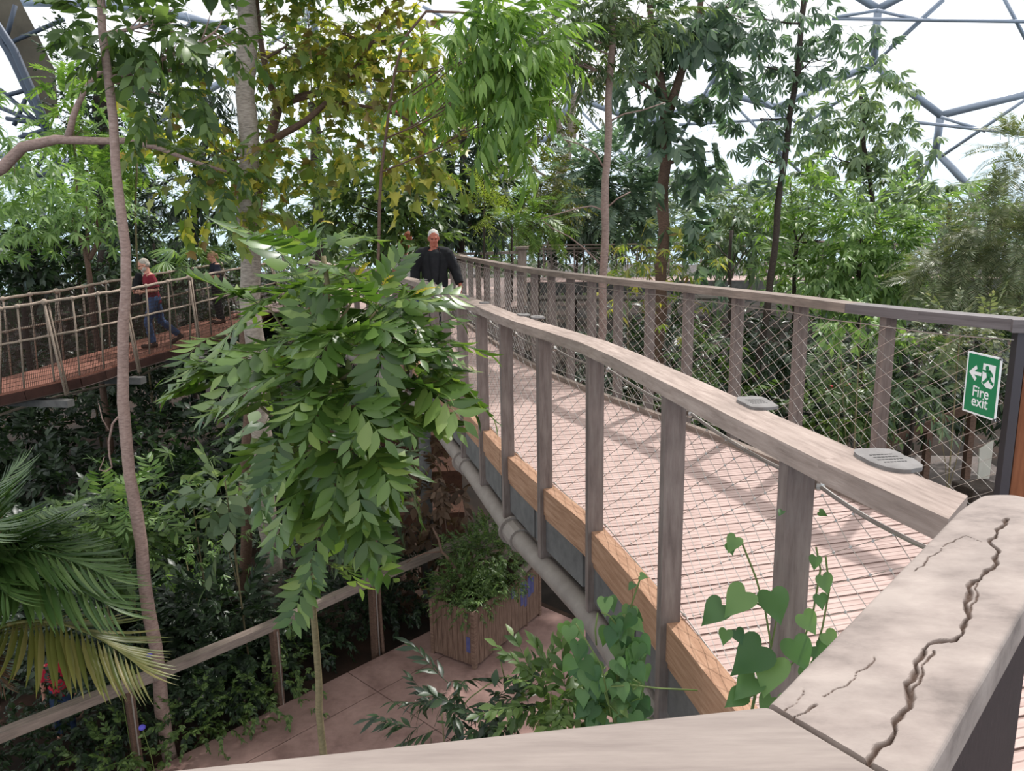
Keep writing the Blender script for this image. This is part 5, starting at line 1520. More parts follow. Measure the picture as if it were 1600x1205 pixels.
# planter contents
rs = np.random.default_rng(3)
def inpl(f, g, z): p = pf + plv * f + prv * g; return (p.x, p.y, ZG + HP + z)
pm = thing('planter_bush', 'dense fine leaved dark green bush spilling over the planter', 'shrub', inpl(.5, .5, -.1))
cl = Cloud(); fill(cl, rs, [(inpl(.5, .2, .08), (.4, .4, .26), 130), (inpl(.5, .45, .3), (.48, .48, .46), 240), (inpl(.6, .75, .3), (.46, .46, .46), 200), (inpl(.9, .25, -.02), (.3, .3, .3), 80), (inpl(.85, .6, .25), (.4, .4, .4), 120), (inpl(.3, .1, -.02), (.2, .2, .12), 40), (inpl(1.0, .6, .1), (.3, .4, .3), 60)], SP_SMALL, .42, out=.8, lift=-.1); cl.build('foliage', L_MID, pm)
m_ = MB(); q = [at(u, v, 9.0) for u, v in ((722, 905), (712, 890), (700, 872), (690, 862), (684, 840), (676, 825))]
m_.tube(q, [.022, .021, .02, .018, .014, .01], 8); m_.tube([q[3], at(665, 864, 9.0), at(645, 872, 9.0), at(635, 880, 9)], [.012, .01, .008, .006], 6); m_.build('branch', BARK_BROWN, pm, smooth=True)
p2 = thing('planter_plant', 'small sunlit light green plant at the front corner of the planter', 'plant', inpl(.1, .3, -.1))
cl = Cloud(); fill(cl, rs, [(inpl(.1, .2, .05), (.14, .14, .1), 16), (inpl(.12, .42, .12), (.16, .16, .14), 22)], SP_LAN2, .34, lift=.1); cl.build('foliage', L_PALE, p2)

# shrubs right in front of the bottom board
for lab, Y, rows, sd in (('dark leathery shrub below the bottom board, the left one with long narrow leaves', 3.3, [(690, 1110, 36, 26, 8), (705, 1075, 20, 22, 5), (670, 1140, 30, 20, 6)], 51),
                         ('dark leathery shrub below the bottom board between the long leaved shrub and the vine', 3.1, [(780, 1110, 34, 30, 9), (800, 1130, 34, 20, 8), (750, 1125, 26, 22, 6)], 52),
                         ('small leaved shrub with dusty flower heads tangled beside the climbing vine', 2.9, [(860, 1085, 36, 26, 14), (890, 1110, 30, 26, 12), (840, 1115, 34, 22, 10)], 53)):
    r_ = shrub_('leathery_shrub', lab, Y, rows, SP_OV if sd != 51 else SP_LAN2, L_DARK if sd != 53 else L_MID, .42, sd, zb=ZG, sr=.006, bark=BARK_OLIVE)
r_ = thing('dangling_shoot', 'single wiry shoot with three dark leaves in front of the planter', 'plant', tuple(at(780, 1062, 3.3)))
m_ = MB(); m_.tube([at(u, v, 3.3) for u, v in ((700, 1130), (735, 1090), (762, 1070), (788, 1058), (800, 1060), (822, 1055), (846, 1048))], .003, 5)
m_.tube([at(u, v, 3.3) for u, v in ((788, 1058), (784, 1042), (782, 1030))], .003, 5)
m_.tube([at(690, 1160, 3.3), Vector((-.25, 3.35, ZG)), ], .004, 5); m_.build('stem', STEMG, r_, smooth=True)
cl = Cloud()
for u, v, s_, d in ((781, 1030, .05, (.3, -.6, .2)), (776, 1045, .085, (-.2, -.5, -.9)), (788, 1056, .06, (.2, -.3, -.9))):
    p = at(u, v, 3.3); cl.put(LF_OV5, (basis(d) * s_)[None], np.array([[p.x, p.y, p.z]]))
cl.build('leaves', L_DARK, r_)

# climbing vines
rs = np.random.default_rng(14)
v1 = thing('climbing_vine', 'dense heart leaved vine climbing over the pipe at the second post', 'vine', tuple(at(975, 1120, 2.75)))
cl = Cloud()
for u, v, ru, rv, n in ((950, 1070, 40, 40, 34), (985, 1030, 26, 40, 24), (970, 960, 26, 26, 12), (920, 1060, 24, 40, 14), (960, 1110, 50, 24, 26), (985, 990, 24, 30, 14), (893, 990, 16, 24, 6)):
    for _ in range(n):
        p = at(u + ru * rs.uniform(-1, 1), v + rv * rs.uniform(-1, 1), 2.78 + rs.uniform(-.08, .1))
        d = np.array([rs.uniform(-.6, .6), rs.uniform(-.9, -.1), -1 + rs.uniform(-.2, .7)]); cl.put(LF_HEART, (basis(d, up=(0, -1, .5), roll=rs.uniform(-.5, .5)) * rs.uniform(.055, .085))[None], np.array([tuple(p)]))
cl.build('leaves', L_VINE, v1)
m_ = MB()
for pix in (((972, 1122), (950, 1100), (945, 1082), (955, 1073), (990, 1071), (1030, 1076), (1090, 1079)), ((932, 1008), (930, 985), (934, 958)), ((940, 957), (952, 962), (962, 975)), ((990, 1062), (1000, 1068), (990, 1078), (984, 1068)), ((1000, 905), (992, 930), (985, 950)), ((955, 1120), (940, 1040), (900, 975))):
    m_.tube([at(u, v, 2.7) for u, v in pix], .0035, 5)
p = at(960, 1110, 2.78); m_.tube([(p.x, p.y, ZG), (p.x + .03, p.y, -2), tuple(p)], .008, 6); m_.tube([tuple(p), tuple(at(975, 960, 2.8))], .006, 6)
o = m_.build('stems', STEMG, v1, smooth=True)
v2 = thing('climbing_vine', 'vine with large heart leaves on the net beside the nearest post', 'vine', tuple(at(1230, 1090, 2.0)))
cl = Cloud()
for u, v, s_, dx, dz, mt in ((1128, 945, .075, -.8, -.5, 0), (1165, 925, .085, -.7, -.5, 0), (1205, 925, .085, .2, -.9, 1), (1135, 985, .04, -.3, -.9, 0), (1150, 985, .04, .4, -.9, 1), (1190, 1010, .11, -.9, -.6, 0), (1210, 1030, .1, -.4, -.7, 0), (1180, 1060, .08, -.8, -.4, 0), (1160, 1085, .06, -.8, -.2, 0), (1240, 1000, .085, .3, -.8, 0), (1265, 1040, .08, .5, -.8, 0),
                             (1285, 900, .05, .3, -1, 0), (1280, 930, .04, .2, -1, 1), (1275, 870, .035, -.3, -1, 0), (1255, 960, .06, .5, -.8, 0), (1290, 990, .05, .5, -.6, 1), (1150, 840, .045, -.5, -.6, 0), (1140, 850, .03, .2, -.9, 1), (1222, 798, .02, -.4, -.2, 1), (1280, 800, .022, .6, -.2, 1), (1230, 1085, .07, .3, -.8, 0), (1205, 1090, .06, -.5, -.5, 0), (1275, 1010, .06, .7, -.6, 0), (1165, 1035, .035, -.6, .2, 1), (990, 912, .03, -.5, -.3, 1), (1000, 900, .03, .5, .1, 1)):
    p = at(u, v, 2.05 if u > 1050 else 2.7); cl.put(LF_HEART, (basis((dx, -.45, dz), up=(-.2, -.8, .6), roll=rs.uniform(-.3, .3)) * s_ * 1.15)[None], np.array([tuple(p)]))
cl.build('leaves', L_VINE, v2)
m_ = MB()
for pix in (((1165, 1100), (1190, 1060), (1205, 1010), (1195, 950), (1180, 900), (1160, 850), (1145, 838)), ((1150, 1100), (1200, 1075), (1245, 1030), (1270, 960), (1282, 890), (1275, 855)), ((1262, 1060), (1285, 980), (1296, 920), (1290, 870)), ((1195, 950), (1160, 930), (1135, 945)), ((1205, 1010), (1215, 960), (1205, 930))):
    m_.tube([at(u, v, 2.06) for u, v in pix], .003, 5)
p = at(1180, 1085, 2.06); m_.tube([(p.x - .1, p.y + .25, ZG), (p.x - .1, p.y + .25, -1.2), tuple(p)], .005, 5)
m_.build('stems', STEMG, v2, smooth=True)

# ------------------------------------------------------------------ planting seen through the far net
shrub_('pale_leaf_shrub', 'sunlit pale broad leaved shrub just under the far handrail by its dark length', 9.5, [(1345, 500, 40, 10, 20), (1310, 506, 24, 10, 9), (1385, 506, 26, 10, 11)], SP_OV, L_PALE, .6, 61, lift=-.3)
shrub_('compound_leaf_bush', 'green compound leaved bush behind the net between the two nearest far posts', 10.5, [(1315, 560, 44, 30, 26), (1350, 580, 34, 26, 18), (1290, 600, 34, 26, 16)], CP_PIN, L_DUSK, .62, 62, lift=-.2)
sred = shrub_('red_flowered_bush', 'bush with a few red flowers behind the far net', 11, [(1310, 635, 46, 30, 30), (1350, 650, 34, 26, 20), (1280, 650, 30, 26, 16)], SP_OV, L_MID, .8, 63)
m_ = MB()
for u, v in ((1298, 604), (1325, 601), (1294, 607)): m_.ball(at(u, v, 10.6), .03, 8, 5, (1.3, 1, .7))
m_.build('flowers', plain('flower_red', srgb(196, 44, 52), .6), sred)
shrub_('pale_leaf_shrub', 'pale dusty leaved shrub below the low fan palm', 11, [(1400, 600, 34, 26, 22), (1440, 600, 30, 20, 16), (1410, 640, 44, 22, 22)], SP_LAN2, L_GREY, .8, 64)
shrub_('olive_shrub', 'olive dusty shrub just left of the exit sign under the handrail', 9, [(1500, 520, 40, 20, 24), (1545, 515, 30, 20, 18), (1470, 540, 30, 24, 18), (1530, 550, 34, 16, 16)], SP_SMALL, L_FEATH, .8, 65)
shrub_('dark_shrub', 'dark shrub behind the net right of the brown trunk foot', 12, [(1110, 560, 40, 40, 30), (1080, 620, 34, 30, 22), (1140, 620, 40, 30, 26)], SP_LAN2, L_MID, .9, 66)
shrub_('dark_shrub', 'dark shrub at the foot of the leaning dark trunk', 13, [(1225, 540, 40, 40, 26), (1230, 610, 40, 34, 26), (1180, 600, 30, 40, 20)], SP_LAN2, L_DARK, 1.0, 67)
shrub_('yellowing_shrub', 'yellow green shrub between the thin pinkish trunk and the brown trunk', 13, [(980, 405, 24, 26, 12), (1075, 405, 40, 20, 18), (1000, 385, 24, 20, 10), (985, 470, 24, 26, 12), (1060, 480, 26, 40, 14)], CP_CASS, L_YEL, 1.0, 68)
shrub_('leaf_shrub', 'leafy shrub growing up in front of the far walkway to the right', 19, [(1250, 450, 40, 24, 30), (1300, 460, 44, 24, 34), (1370, 455, 50, 24, 36)], SP_LAN2, L_PALE, 1.4, 69)

# timber fence, board and block on the lower right path
fz = thing('timber_fence', 'low dark timber fence on the lower path seen through the far net', 'fence', tuple(at(1440, 720, 13)))
m_ = MB(); m_.beam(at(1340, 712, 13.5), at(1560, 618, 12.5), .1, .14); m_.build('top_rail', BARK_BROWN, fz)
for u, v in ((1385, 692), (1452, 664), (1520, 636)):
    p = at(u, v, 13.0); m_ = MB(); m_.beam((p.x, p.y, ZG - .2), (p.x, p.y, p.z), .12, .1, up=(1, 0, 0)); m_.build('post', BARK_BROWN, fz)
wb = thing('white_board', 'upright white board on the lower path at the foot of the timber panel', 'board', tuple(at(1540, 750, 10)))
m_ = MB(); q = [at(1528, 748, 10), at(1546, 748, 9.9), at(1553, 688, 9.9), at(1531, 702, 10)]; m_.plate(q, (-.2, -1, .1), .03); m_.build('panel', PAPER, wb)
p = at(1537, 750, 10); m_ = MB(); m_.beam((p.x, p.y + .03, ZG), (p.x, p.y + .03, p.z + .1), .06, .06, up=(1, 0, 0)); m_.build('stake', BARK_DARK, wb)
kb = thing('stone_block', 'dark block beside the white board on the lower path', 'block', tuple(at(1530, 768, 9.8)))
p = at(1522, 765, 9.8); m_ = MB(); m_.box((p.x + .05, p.y, (p.z + ZG) / 2 + .03), .5, .4, p.z - ZG + .1, ax=(1, .2, 0)); m_.build('block_body', BARK_DARK, kb, bevel=.02)

# ------------------------------------------------------------------ undergrowth masses
rs = np.random.default_rng(8)
def mass(name, label, rows, tp, mat, size, **k):
    cl = Cloud(); fill(cl, rs, rows, tp, size, **k); o = cl.build(name, mat, None); return tag(o, label, 'undergrowth', kind='stuff')
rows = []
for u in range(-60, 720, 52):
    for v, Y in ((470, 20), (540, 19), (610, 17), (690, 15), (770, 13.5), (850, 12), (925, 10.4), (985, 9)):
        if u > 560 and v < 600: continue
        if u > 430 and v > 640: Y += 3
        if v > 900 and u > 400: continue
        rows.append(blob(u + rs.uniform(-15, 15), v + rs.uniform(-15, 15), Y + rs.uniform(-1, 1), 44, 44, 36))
mass('undergrowth', 'dark tangled undergrowth below and behind the rope bridge', rows, SP_OV, L_DARK, 1.15)  # deep canopy shade is partly put into the dark leaf colour
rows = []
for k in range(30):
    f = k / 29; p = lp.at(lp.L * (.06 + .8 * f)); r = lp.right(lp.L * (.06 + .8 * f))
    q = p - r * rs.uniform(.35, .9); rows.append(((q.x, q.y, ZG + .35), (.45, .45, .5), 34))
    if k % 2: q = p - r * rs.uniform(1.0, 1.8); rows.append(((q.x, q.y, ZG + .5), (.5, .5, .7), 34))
mass('undergrowth', 'low leafy groundcover growing along the path railing', rows, SP_OV, L_DARK, .44)  # shaded groundcover: the shade is put into the darker leaf colour
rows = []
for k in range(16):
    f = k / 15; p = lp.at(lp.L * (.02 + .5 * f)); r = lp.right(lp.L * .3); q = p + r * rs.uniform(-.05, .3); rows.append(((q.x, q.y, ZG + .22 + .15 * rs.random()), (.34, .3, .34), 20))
mass('undergrowth', 'trailing leaves in a lighter sunlit green at the foot of the path railing', rows, SP_OV, L_MID, .36)  # lit part of the groundcover: sunlight painted as a lighter leaf colour
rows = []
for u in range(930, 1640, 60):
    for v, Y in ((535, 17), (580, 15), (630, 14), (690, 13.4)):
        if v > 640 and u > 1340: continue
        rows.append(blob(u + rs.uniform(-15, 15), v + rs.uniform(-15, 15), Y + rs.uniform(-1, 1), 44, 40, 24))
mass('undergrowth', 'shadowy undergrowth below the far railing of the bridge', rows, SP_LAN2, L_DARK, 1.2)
rows = []
for u in range(-60, 1700, 70):
    rows.append(blob(u, 400 + rs.uniform(-14, 10), 36 + rs.uniform(-2, 4), 56, 44, 40)); rows.append(blob(u + 30, 345 + rs.uniform(-22, 14), 38, 44, 36, 22))
mass('treeline', 'distant treeline of haze tinted pale leaves along the foot of the glass roof', rows, SP_LAN2, L_GREY, 2.6)  # pale grey green leaves stand in for haze in the air
# violet flowers among the groundcover
for u, v, Y, lab in ((168, 993, 6.6, 'single violet flower hanging below the palm fronds'), (233, 1024, 6.9, 'single violet flower just above the path railing'), (222, 1137, 6.3, 'single violet flower below the path railing')):
    p = at(u, v, Y); r_ = thing('violet_flower', lab, 'flower', tuple(p)); m_ = MB(); m_.ball(p, .032, 8, 6, (1, 1, .8)); m_.build('petals', plain('violet', srgb(92, 84, 190), .5), r_)
    m_ = MB(); m_.tube([p, p + Vector((.02, .05, -.3)), Vector((p.x + .03, p.y + .1, ZG))], .004, 4); m_.build('stem', STEMG, r_)

# ================================================================== PEOPLE
def remeshed(mb, name, mat, parent, voxel, smooth_it=4, disp=0., dscale=12.):
    me0 = mb.mesh('tmp'); o = bpy.data.objects.new('tmp', me0); COL.objects.link(o)
    m = o.modifiers.new('r', 'REMESH'); m.mode = 'VOXEL'; m.voxel_size = voxel; m.use_smooth_shade = True
    s_ = o.modifiers.new('s', 'SMOOTH'); s_.iterations = smooth_it; s_.factor = .5
    bpy.context.view_layer.update()
    me = bpy.data.meshes.new_from_object(o.evaluated_get(bpy.context.evaluated_depsgraph_get()))
    bpy.data.objects.remove(o); bpy.data.meshes.remove(me0)
    if disp:
        for v in me.vertices:
            n_ = mnoise.noise(v.co * dscale) + .5 * mnoise.noise(v.co * dscale * 2.3)
            v.co += v.normal * disp * n_
    me.materials.clear()
    return link_mesh(name, me, mat, parent, True)


def cap(mb, pts, rad, n=10):
    mb.tube(pts, rad, n)
    for p, r in ((pts[0], rad[0]), (pts[-1], rad[-1])): mb.ball(p, r * .99, n, 8)


def loft(mb, rings, n=18):
    """rings: (centre, rx vector, ry vector)"""
    b = len(mb.v)
    for c, rx, ry in rings:
        for k in range(n):
            a = 2 * PI * k / n; mb.v.append(Vector(c) + rx * math.cos(a) + ry * math.sin(a))
    for i in range(len(rings) - 1):
        for k in range(n):
            mb.face((b + i * n + k, b + i * n + (k + 1) % n, b + (i + 1) * n + (k + 1) % n, b + (i + 1) * n + k))
    mb.face([b + k for k in range(n)][::-1]); mb.face([b + (len(rings) - 1) * n + k for k in range(n)])


SKIN = noisy('skin', [srgb(196, 140, 118), srgb(214, 160, 138)], scale=14, bump=.02, rough=.5)
SKIN_RED = noisy('skin_flushed', [srgb(172, 96, 80), srgb(198, 124, 104)], scale=14, bump=.02, rough=.5)
H_GREY = noisy('hair_grey', [srgb(150, 138, 126), srgb(190, 180, 168)], scale=40, bump=.5)
H_WHITE = noisy('hair_white', [srgb(186, 180, 174), srgb(222, 218, 214)], scale=40, bump=.5)
H_BLOND = noisy('hair_fair', [srgb(150, 116, 88), srgb(196, 160, 126)], scale=40, bump=.5)
H_RED = noisy('hair_red_brown', [srgb(120, 66, 44), srgb(164, 96, 64)], scale=40, bump=.5)
MAROON = noisy('maroon_cloth', [srgb(104, 28, 40), srgb(134, 42, 54)], scale=8, bump=.1, rough=.9)
DENIM = noisy('denim', [srgb(48, 66, 100), srgb(78, 98, 134)], scale=9, bump=.1, rough=.9)
BLACKC = noisy('black_cloth', [srgb(26, 26, 29), srgb(38, 38, 42)], scale=8, bump=.1, rough=.9)
BLACKT = noisy('charcoal_cloth', [srgb(34, 34, 38), srgb(46, 46, 50)], scale=8, bump=.1, rough=.9)
NAVY = noisy('navy_cloth', [srgb(34, 36, 48), srgb(50, 52, 66)], scale=8, bump=.1, rough=.9)
WHITEC = noisy('white_cloth', [srgb(206, 204, 202), srgb(232, 230, 228)], scale=8, bump=.1, rough=.9)
PINKC = noisy('red_pink_cloth', [srgb(196, 40, 64), srgb(224, 60, 84)], scale=8, bump=.1, rough=.9)
SHOE = plain('shoe_leather', srgb(70, 48, 38), .5)
DARKP = plain('dark_feature', srgb(34, 26, 24), .4)
LIP = plain('lip', srgb(150, 84, 76), .5)


def person(label, feet, head_dir, height, skin, hair, top, trousers, pose, sleeve='short', jacket=None, hair_style='short', beard=False, glasses=False, look=None, voxel=.008):
    """local frame: y forward, x to the person's right, z up, unit = metres for a 1.75 m body"""
    S = height / 1.75
    f = Vector((head_dir[0], head_dir[1], 0)).normalized(); r = Vector((f.y, -f.x, 0)); u = Vector((0, 0, 1))
    feet = Vector(feet)
    def W(p): return feet + (r * p[0] + f * p[1] + u * p[2]) * S
    root = thing('person', label, 'person', tuple(feet))
    P = dict(hipR=(.09, 0, .93), hipL=(-.09, 0, .93), kneeR=(.1, .02, .5), kneeL=(-.1, .02, .5), ankR=(.1, -.03, .09), ankL=(-.1, -.03, .09), toeR=(.11, .15, .03), toeL=(-.11, .15, .03),
             shR=(.175, 0, 1.4), shL=(-.175, 0, 1.4), elR=(.24, -.02, 1.13), elL=(-.24, -.02, 1.13), wrR=(.24, .06, .88), wrL=(-.24, .06, .88), haR=(.0, .05, -1), haL=(.0, .05, -1),
             pel=(0, 0, .96), chest=(0, 0, 1.3), neck=(0, 0, 1.46), head=(0, .03, 1.63), face=(0, 1, -.1), curl=.5)
    P.update(pose)
    hd = Vector(P['face']); hf = (r * hd.x + f * hd.y + u * hd.z).normalized(); hr = hf.cross(u).normalized(); hu = hr.cross(hf)
    hc = W(P['head'])
    def H(x, y, z): return hc + (hr * x + hf * y + hu * z) * S
    def eb(mb, c, rx, ry, rz, n=16, m=12):
        b = len(mb.v); mb.ball((0, 0, 0), 1, n, m)
        for k in range(b, len(mb.v)):
            p = mb.v[k]; mb.v[k] = Vector(c) + (hr * p.x * rx + hf * p.y * ry + hu * p.z * rz) * S
    mb = MB()
    # head and face
    eb(mb, H(0, -.012, .03), .076, .096, .092); eb(mb, H(0, .018, -.035), .062, .076, .08); eb(mb, H(0, .05, -.085), .04, .038, .034)
    eb(mb, H(0, .1, -.02), .013, .022, .024); eb(mb, H(0, .085, .005), .009, .016, .03); eb(mb, H(0, .08, .026), .05, .018, .012)
    for s in (1, -1): eb(mb, H(.078 * s, -.012, -.01), .011, .022, .034); eb(mb, H(.034 * s, .066, -.03), .022, .02, .022)
    eb(mb, H(0, .083, -.062), .024, .012, .008)
    nk = W(P['neck']); cap(mb, [nk - u * .04 * S, nk.lerp(hc, .5) - hf * .01 * S, H(0, -.02, -.03)], [.066 * S, .06 * S, .058 * S])
    # trunk
    pel, ch = W(P['pel']), W(P['chest'])
    up = (ch - pel).normalized()
    tr = [(pel - up * .1 * S, .15, .105), (pel, .165, .115), (pel.lerp(ch, .45), .145, .1), (ch, .165, .112), (ch.lerp(nk, .6), .155, .1), (nk - u * .01, .08, .07)]
    loft(mb, [(c, r * a * S, f * b * S) for c, a, b in tr])
    for s in 'RL':
        sg = 1 if s == 'R' else -1
        cap(mb, [W(P['hip' + s]), W(P['knee' + s]), W(P['ank' + s])], [.085 * S, .056 * S, .04 * S]); cap(mb, [W(P['hip' + s]), W(P['hip' + s]) * .5 + W(P['knee' + s]) * .5], [.085 * S, .075 * S])
        cap(mb, [W(P['ank' + s]), W(P['toe' + s])], [.042 * S, .034 * S])
        sh, el, wr = W(P['sh' + s]), W(P['el' + s]), W(P['wr' + s])
        cap(mb, [ch.lerp(nk, .6), sh], [.075 * S, .062 * S]); cap(mb, [sh, sh.lerp(el, .5), el], [.056 * S, .047 * S, .04 * S]); cap(mb, [el, el.lerp(wr, .35), wr], [.041 * S, .041 * S, .026 * S])
        # hand: palm, four fingers, thumb
        h_ = P['ha' + s]; hd_ = (r * h_[0] + f * h_[1] + u * h_[2]).normalized()
        pn = (r * -sg)  # palm faces the body
        if abs(pn.dot(hd_)) > .8: pn = -u
        pn = (pn - hd_ * pn.dot(hd_)).normalized(); ac = hd_.cross(pn)
        if ac.dot(f) < 0 and abs(h_[2]) > .5: ac = -ac
        pm = wr + hd_ * .05 * S
        cap(mb, [wr, pm + ac * .012 * S], [.026 * S, .03 * S]); cap(mb, [wr, pm - ac * .02 * S, pm + hd_ * .03 * S - ac * .022 * S], [.024 * S, .024 * S, .018 * S]); cap(mb, [pm, pm + hd_ * .03 * S + ac * .022 * S], [.024 * S, .018 * S])
        cu = P['curl']
        for i, (o_, L) in enumerate(((.03, .066), (.01, .076), (-.011, .07), (-.031, .055))):
            b0 = pm + hd_ * .035 * S + ac * o_ * S; d = hd_.copy(); q = [b0]
            for k, fr in enumerate((.45, .32, .25)):
                d = (d + pn * cu * (.35 + .1 * i)).normalized(); q.append(q[-1] + d * L * fr * S * 1.15)
            mb.tube(q, [.0098 * S, .0092 * S, .0085 * S, .0075 * S], 7); mb.ball(q[-1], .0076 * S, 7, 5)
        b0 = wr + hd_ * .025 * S + ac * .026 * S; q = [b0, b0 + (hd_ * .6 + ac * .8 + pn * .3).normalized() * .035 * S, b0 + (hd_ * .85 + ac * .55 + pn * .5).normalized() * .07 * S]
        mb.tube(q, [.0135 * S, .011 * S, .0085 * S], 7); mb.ball(q[-1], .0086 * S, 7, 5)
    remeshed(mb, 'body', skin, root, voxel * S, 3)
    # hair
    mb = MB()
    if hair_style == 'tied':
        eb(mb, H(0, -.026, .04), .083, .098, .092); eb(mb, H(0, -.125, .0), .034, .04, .04); eb(mb, H(0, -.13, -.06), .022, .025, .06)
    elif hair_style == 'long':
        eb(mb, H(0, -.025, .04), .086, .1, .094); eb(mb, H(0, -.06, -.05), .078, .07, .12)
    else:
        eb(mb, H(0, -.024, .042), .081, .097, .09); eb(mb, H(0, -.05, -.005), .08, .07, .07)
    ho = remeshed(mb, 'hair', hair, root, .009 * S, 2, .004 * S, 45)
    # keep the face free of hair
    me = ho.data; o0 = wloc(ho)
    for v in me.vertices:
        p = v.co + o0 - hc; y = p.dot(hf) / S; z = p.dot(hu) / S
        lim = .03 + max(0, (z - .055)) * 1.2 if hair_style != 'tied' else .045 + max(0, (z - .05)) * 1.0
        if y > lim: v.co -= hf * (y - lim) * .9 * S
    if beard:
        mb = MB(); eb(mb, H(0, .052, -.088), .05, .046, .042); eb(mb, H(0, .09, -.052), .03, .014, .009)
        for s in (1, -1): eb(mb, H(.052 * s, .02, -.07), .022, .04, .045)
        remeshed(mb, 'beard', hair, root, .008 * S, 2, .003, 50)
    mb = MB()
    for s in (1, -1): eb(mb, H(.031 * s, .084, .004), .011, .008, .006, 8, 6)
    mb.build('eyes', DARKP, root)
    mb = MB(); eb(mb, H(0, .095, -.062), .021, .005, .005, 8, 6); mb.build('mouth', LIP, root)
    if glasses:
        mb = MB()
        for s in (1, -1):
            mb.tube([H(.033 * s + .022 * math.cos(a), .105, .003 + .017 * math.sin(a)) for a in [2 * PI * k / 12 for k in range(13)]], .0022, 5)
            mb.tube([H(.056 * s, .103, .006), H(.083 * s, .0, .008)], .0022, 5)
        mb.tube([H(-.011, .106, .006), H(.011, .106, .006)], .002, 5); mb.build('glasses', DARKP, root)
    # trousers
    mb = MB()
    for s in 'RL':
        a, k, n_ = W(P['hip' + s]), W(P['knee' + s]), W(P['ank' + s]); e_ = n_ - (n_ - k).normalized() * .01
        mb.tube([a + u * .03, a.lerp(k, .5), k, k.lerp(n_, .5), e_], [.108 * S, .094 * S, .075 * S, .068 * S, .066 * S], 14); mb.ball(a, .108 * S, 14, 8); mb.ball(k, .077 * S, 12, 8)
    loft(mb, [(pel - up * .12 * S, r * .15 * S, f * .11 * S), (pel - up * .02 * S, r * .182 * S, f * .132 * S), (pel + up * .1 * S, r * .168 * S, f * .122 * S)])
    remeshed(mb, 'trousers', trousers, root, .012 * S, 3, .006 * S, 11)
    for s in 'RL':
        a, t_ = W(P['ank' + s]), W(P['toe' + s]); d = (t_ - a); dz = Vector((d.x, d.y, 0)).normalized(); mb = MB()
        lo = a + (t_ - a) * .0 - u * .04 * S
        cap(mb, [lo - dz * .045 * S, lo + (t_ - lo) * .5, t_], [.046 * S, .05 * S, .042 * S]); mb.tube([a + u * .03 * S, lo], [.048 * S, .05 * S], 10)
        remeshed(mb, 'shoe', SHOE, root, .01 * S, 2)
    # top
    def garment(name, mat, g, hem, sl, open_=False, disp=.007):
        mb = MB()
        rings = [(pel - up * hem * S, .168 + g, .125 + g), (pel + up * .08 * S, .172 + g, .128 + g), (pel.lerp(ch, .55), .166 + g, .122 + g), (ch, .176 + g, .126 + g), (ch.lerp(nk, .6), .155 + g * .6, .105 + g * .5), (nk - u * .008 * S, .075, .068)]
        loft(mb, [(c, r * a * S, f * b * S) for c, a, b in rings])
        for s in 'RL':
            sh, el, wr = W(P['sh' + s]), W(P['el' + s]), W(P['wr' + s])
            cap(mb, [ch.lerp(nk, .72), sh], [(.062 + g * .7) * S, (.06 + g * .8) * S])
            if sl == 'short': mb.tube([sh, sh.lerp(el, .5), sh.lerp(el, .88)], [(.07 + g) * S, (.066 + g) * S, (.064 + g) * S], 12)
            else:
                mb.tube([sh, sh.lerp(el, .5), el], [(.068 + g) * S, (.06 + g) * S, (.056 + g) * S], 12); mb.ball(el, (.057 + g) * S, 12, 8)
                mb.tube([el, el.lerp(wr, .5), el.lerp(wr, .96)], [(.056 + g) * S, (.05 + g) * S, (.042 + g) * S], 12)
        if open_:
            o = remeshed(mb, name, mat, root, .012 * S, 3, disp * S, 9)
            # leave the front of the jacket open
            import bmesh
            bm = bmesh.new(); bm.from_mesh(o.data); o0 = wloc(o)
            dl = []
            for fc in bm.faces:
                p = fc.calc_center_median() + o0 - pel
                x = p.dot(r) / S; y = p.dot(f) / S; z = p.dot(u) / S
                if y > .02 and abs(x) < .05 + .035 * math.sin(z * 4) and z < .5: dl.append(fc)
            bmesh.ops.delete(bm, geom=dl, context='FACES'); bm.to_mesh(o.data); bm.free()
            return o
        return remeshed(mb, name, mat, root, .012 * S, 3, disp * S, 10)
    garment('shirt', top, .004, .1, sleeve)
    if jacket: garment('jacket', jacket, .024, .2, 'long', True)
    return root


# man in maroon shirt on the rope bridge
def on_rope_bridge(u, side_f=.5):
    return min((interp(near_b, q / 400).lerp(interp(far_b, q / 400), side_f) for q in range(401)), key=lambda p: abs(proj(p)[0] - u))
mm = on_rope_bridge(248, .28)
person('grey haired bearded man in maroon shirt and blue jeans walking on the rope bridge', mm, (-.86, -.5), 1.74, SKIN, H_GREY, MAROON, DENIM,
       dict(head=(.0, .11, 1.6), face=(.1, 1, -.42), neck=(0, .05, 1.44), chest=(0, .03, 1.28), shR=(.18, .02, 1.4), shL=(-.18, .02, 1.4),
            kneeL=(-.1, .16, .5), ankL=(-.1, .1, .09), toeL=(-.11, .29, .04), kneeR=(.09, -.1, .5), ankR=(.09, -.4, .2), toeR=(.1, -.27, .05), hipR=(.09, -.02, .92),
            elL=(-.25, -.06, 1.13), wrL=(-.18, .19, 1.1), haL=(.35, .9, 0.05), elR=(.24, .0, 1.12), wrR=(.16, .22, 1.08), haR=(-.3, .9, .1), curl=.8), beard=True, glasses=True)
bg_ = thing('dark_jacket', 'dark folded jacket held in front of the chest of the bearded man in maroon', 'jacket', tuple(mm + Vector((-.3, -.1, 1.05))))
mb = MB(); hv = Vector((-.86, -.5, 0)).normalized(); rv = Vector((hv.y, -hv.x, 0))
c = mm + hv * .2 + rv * .2
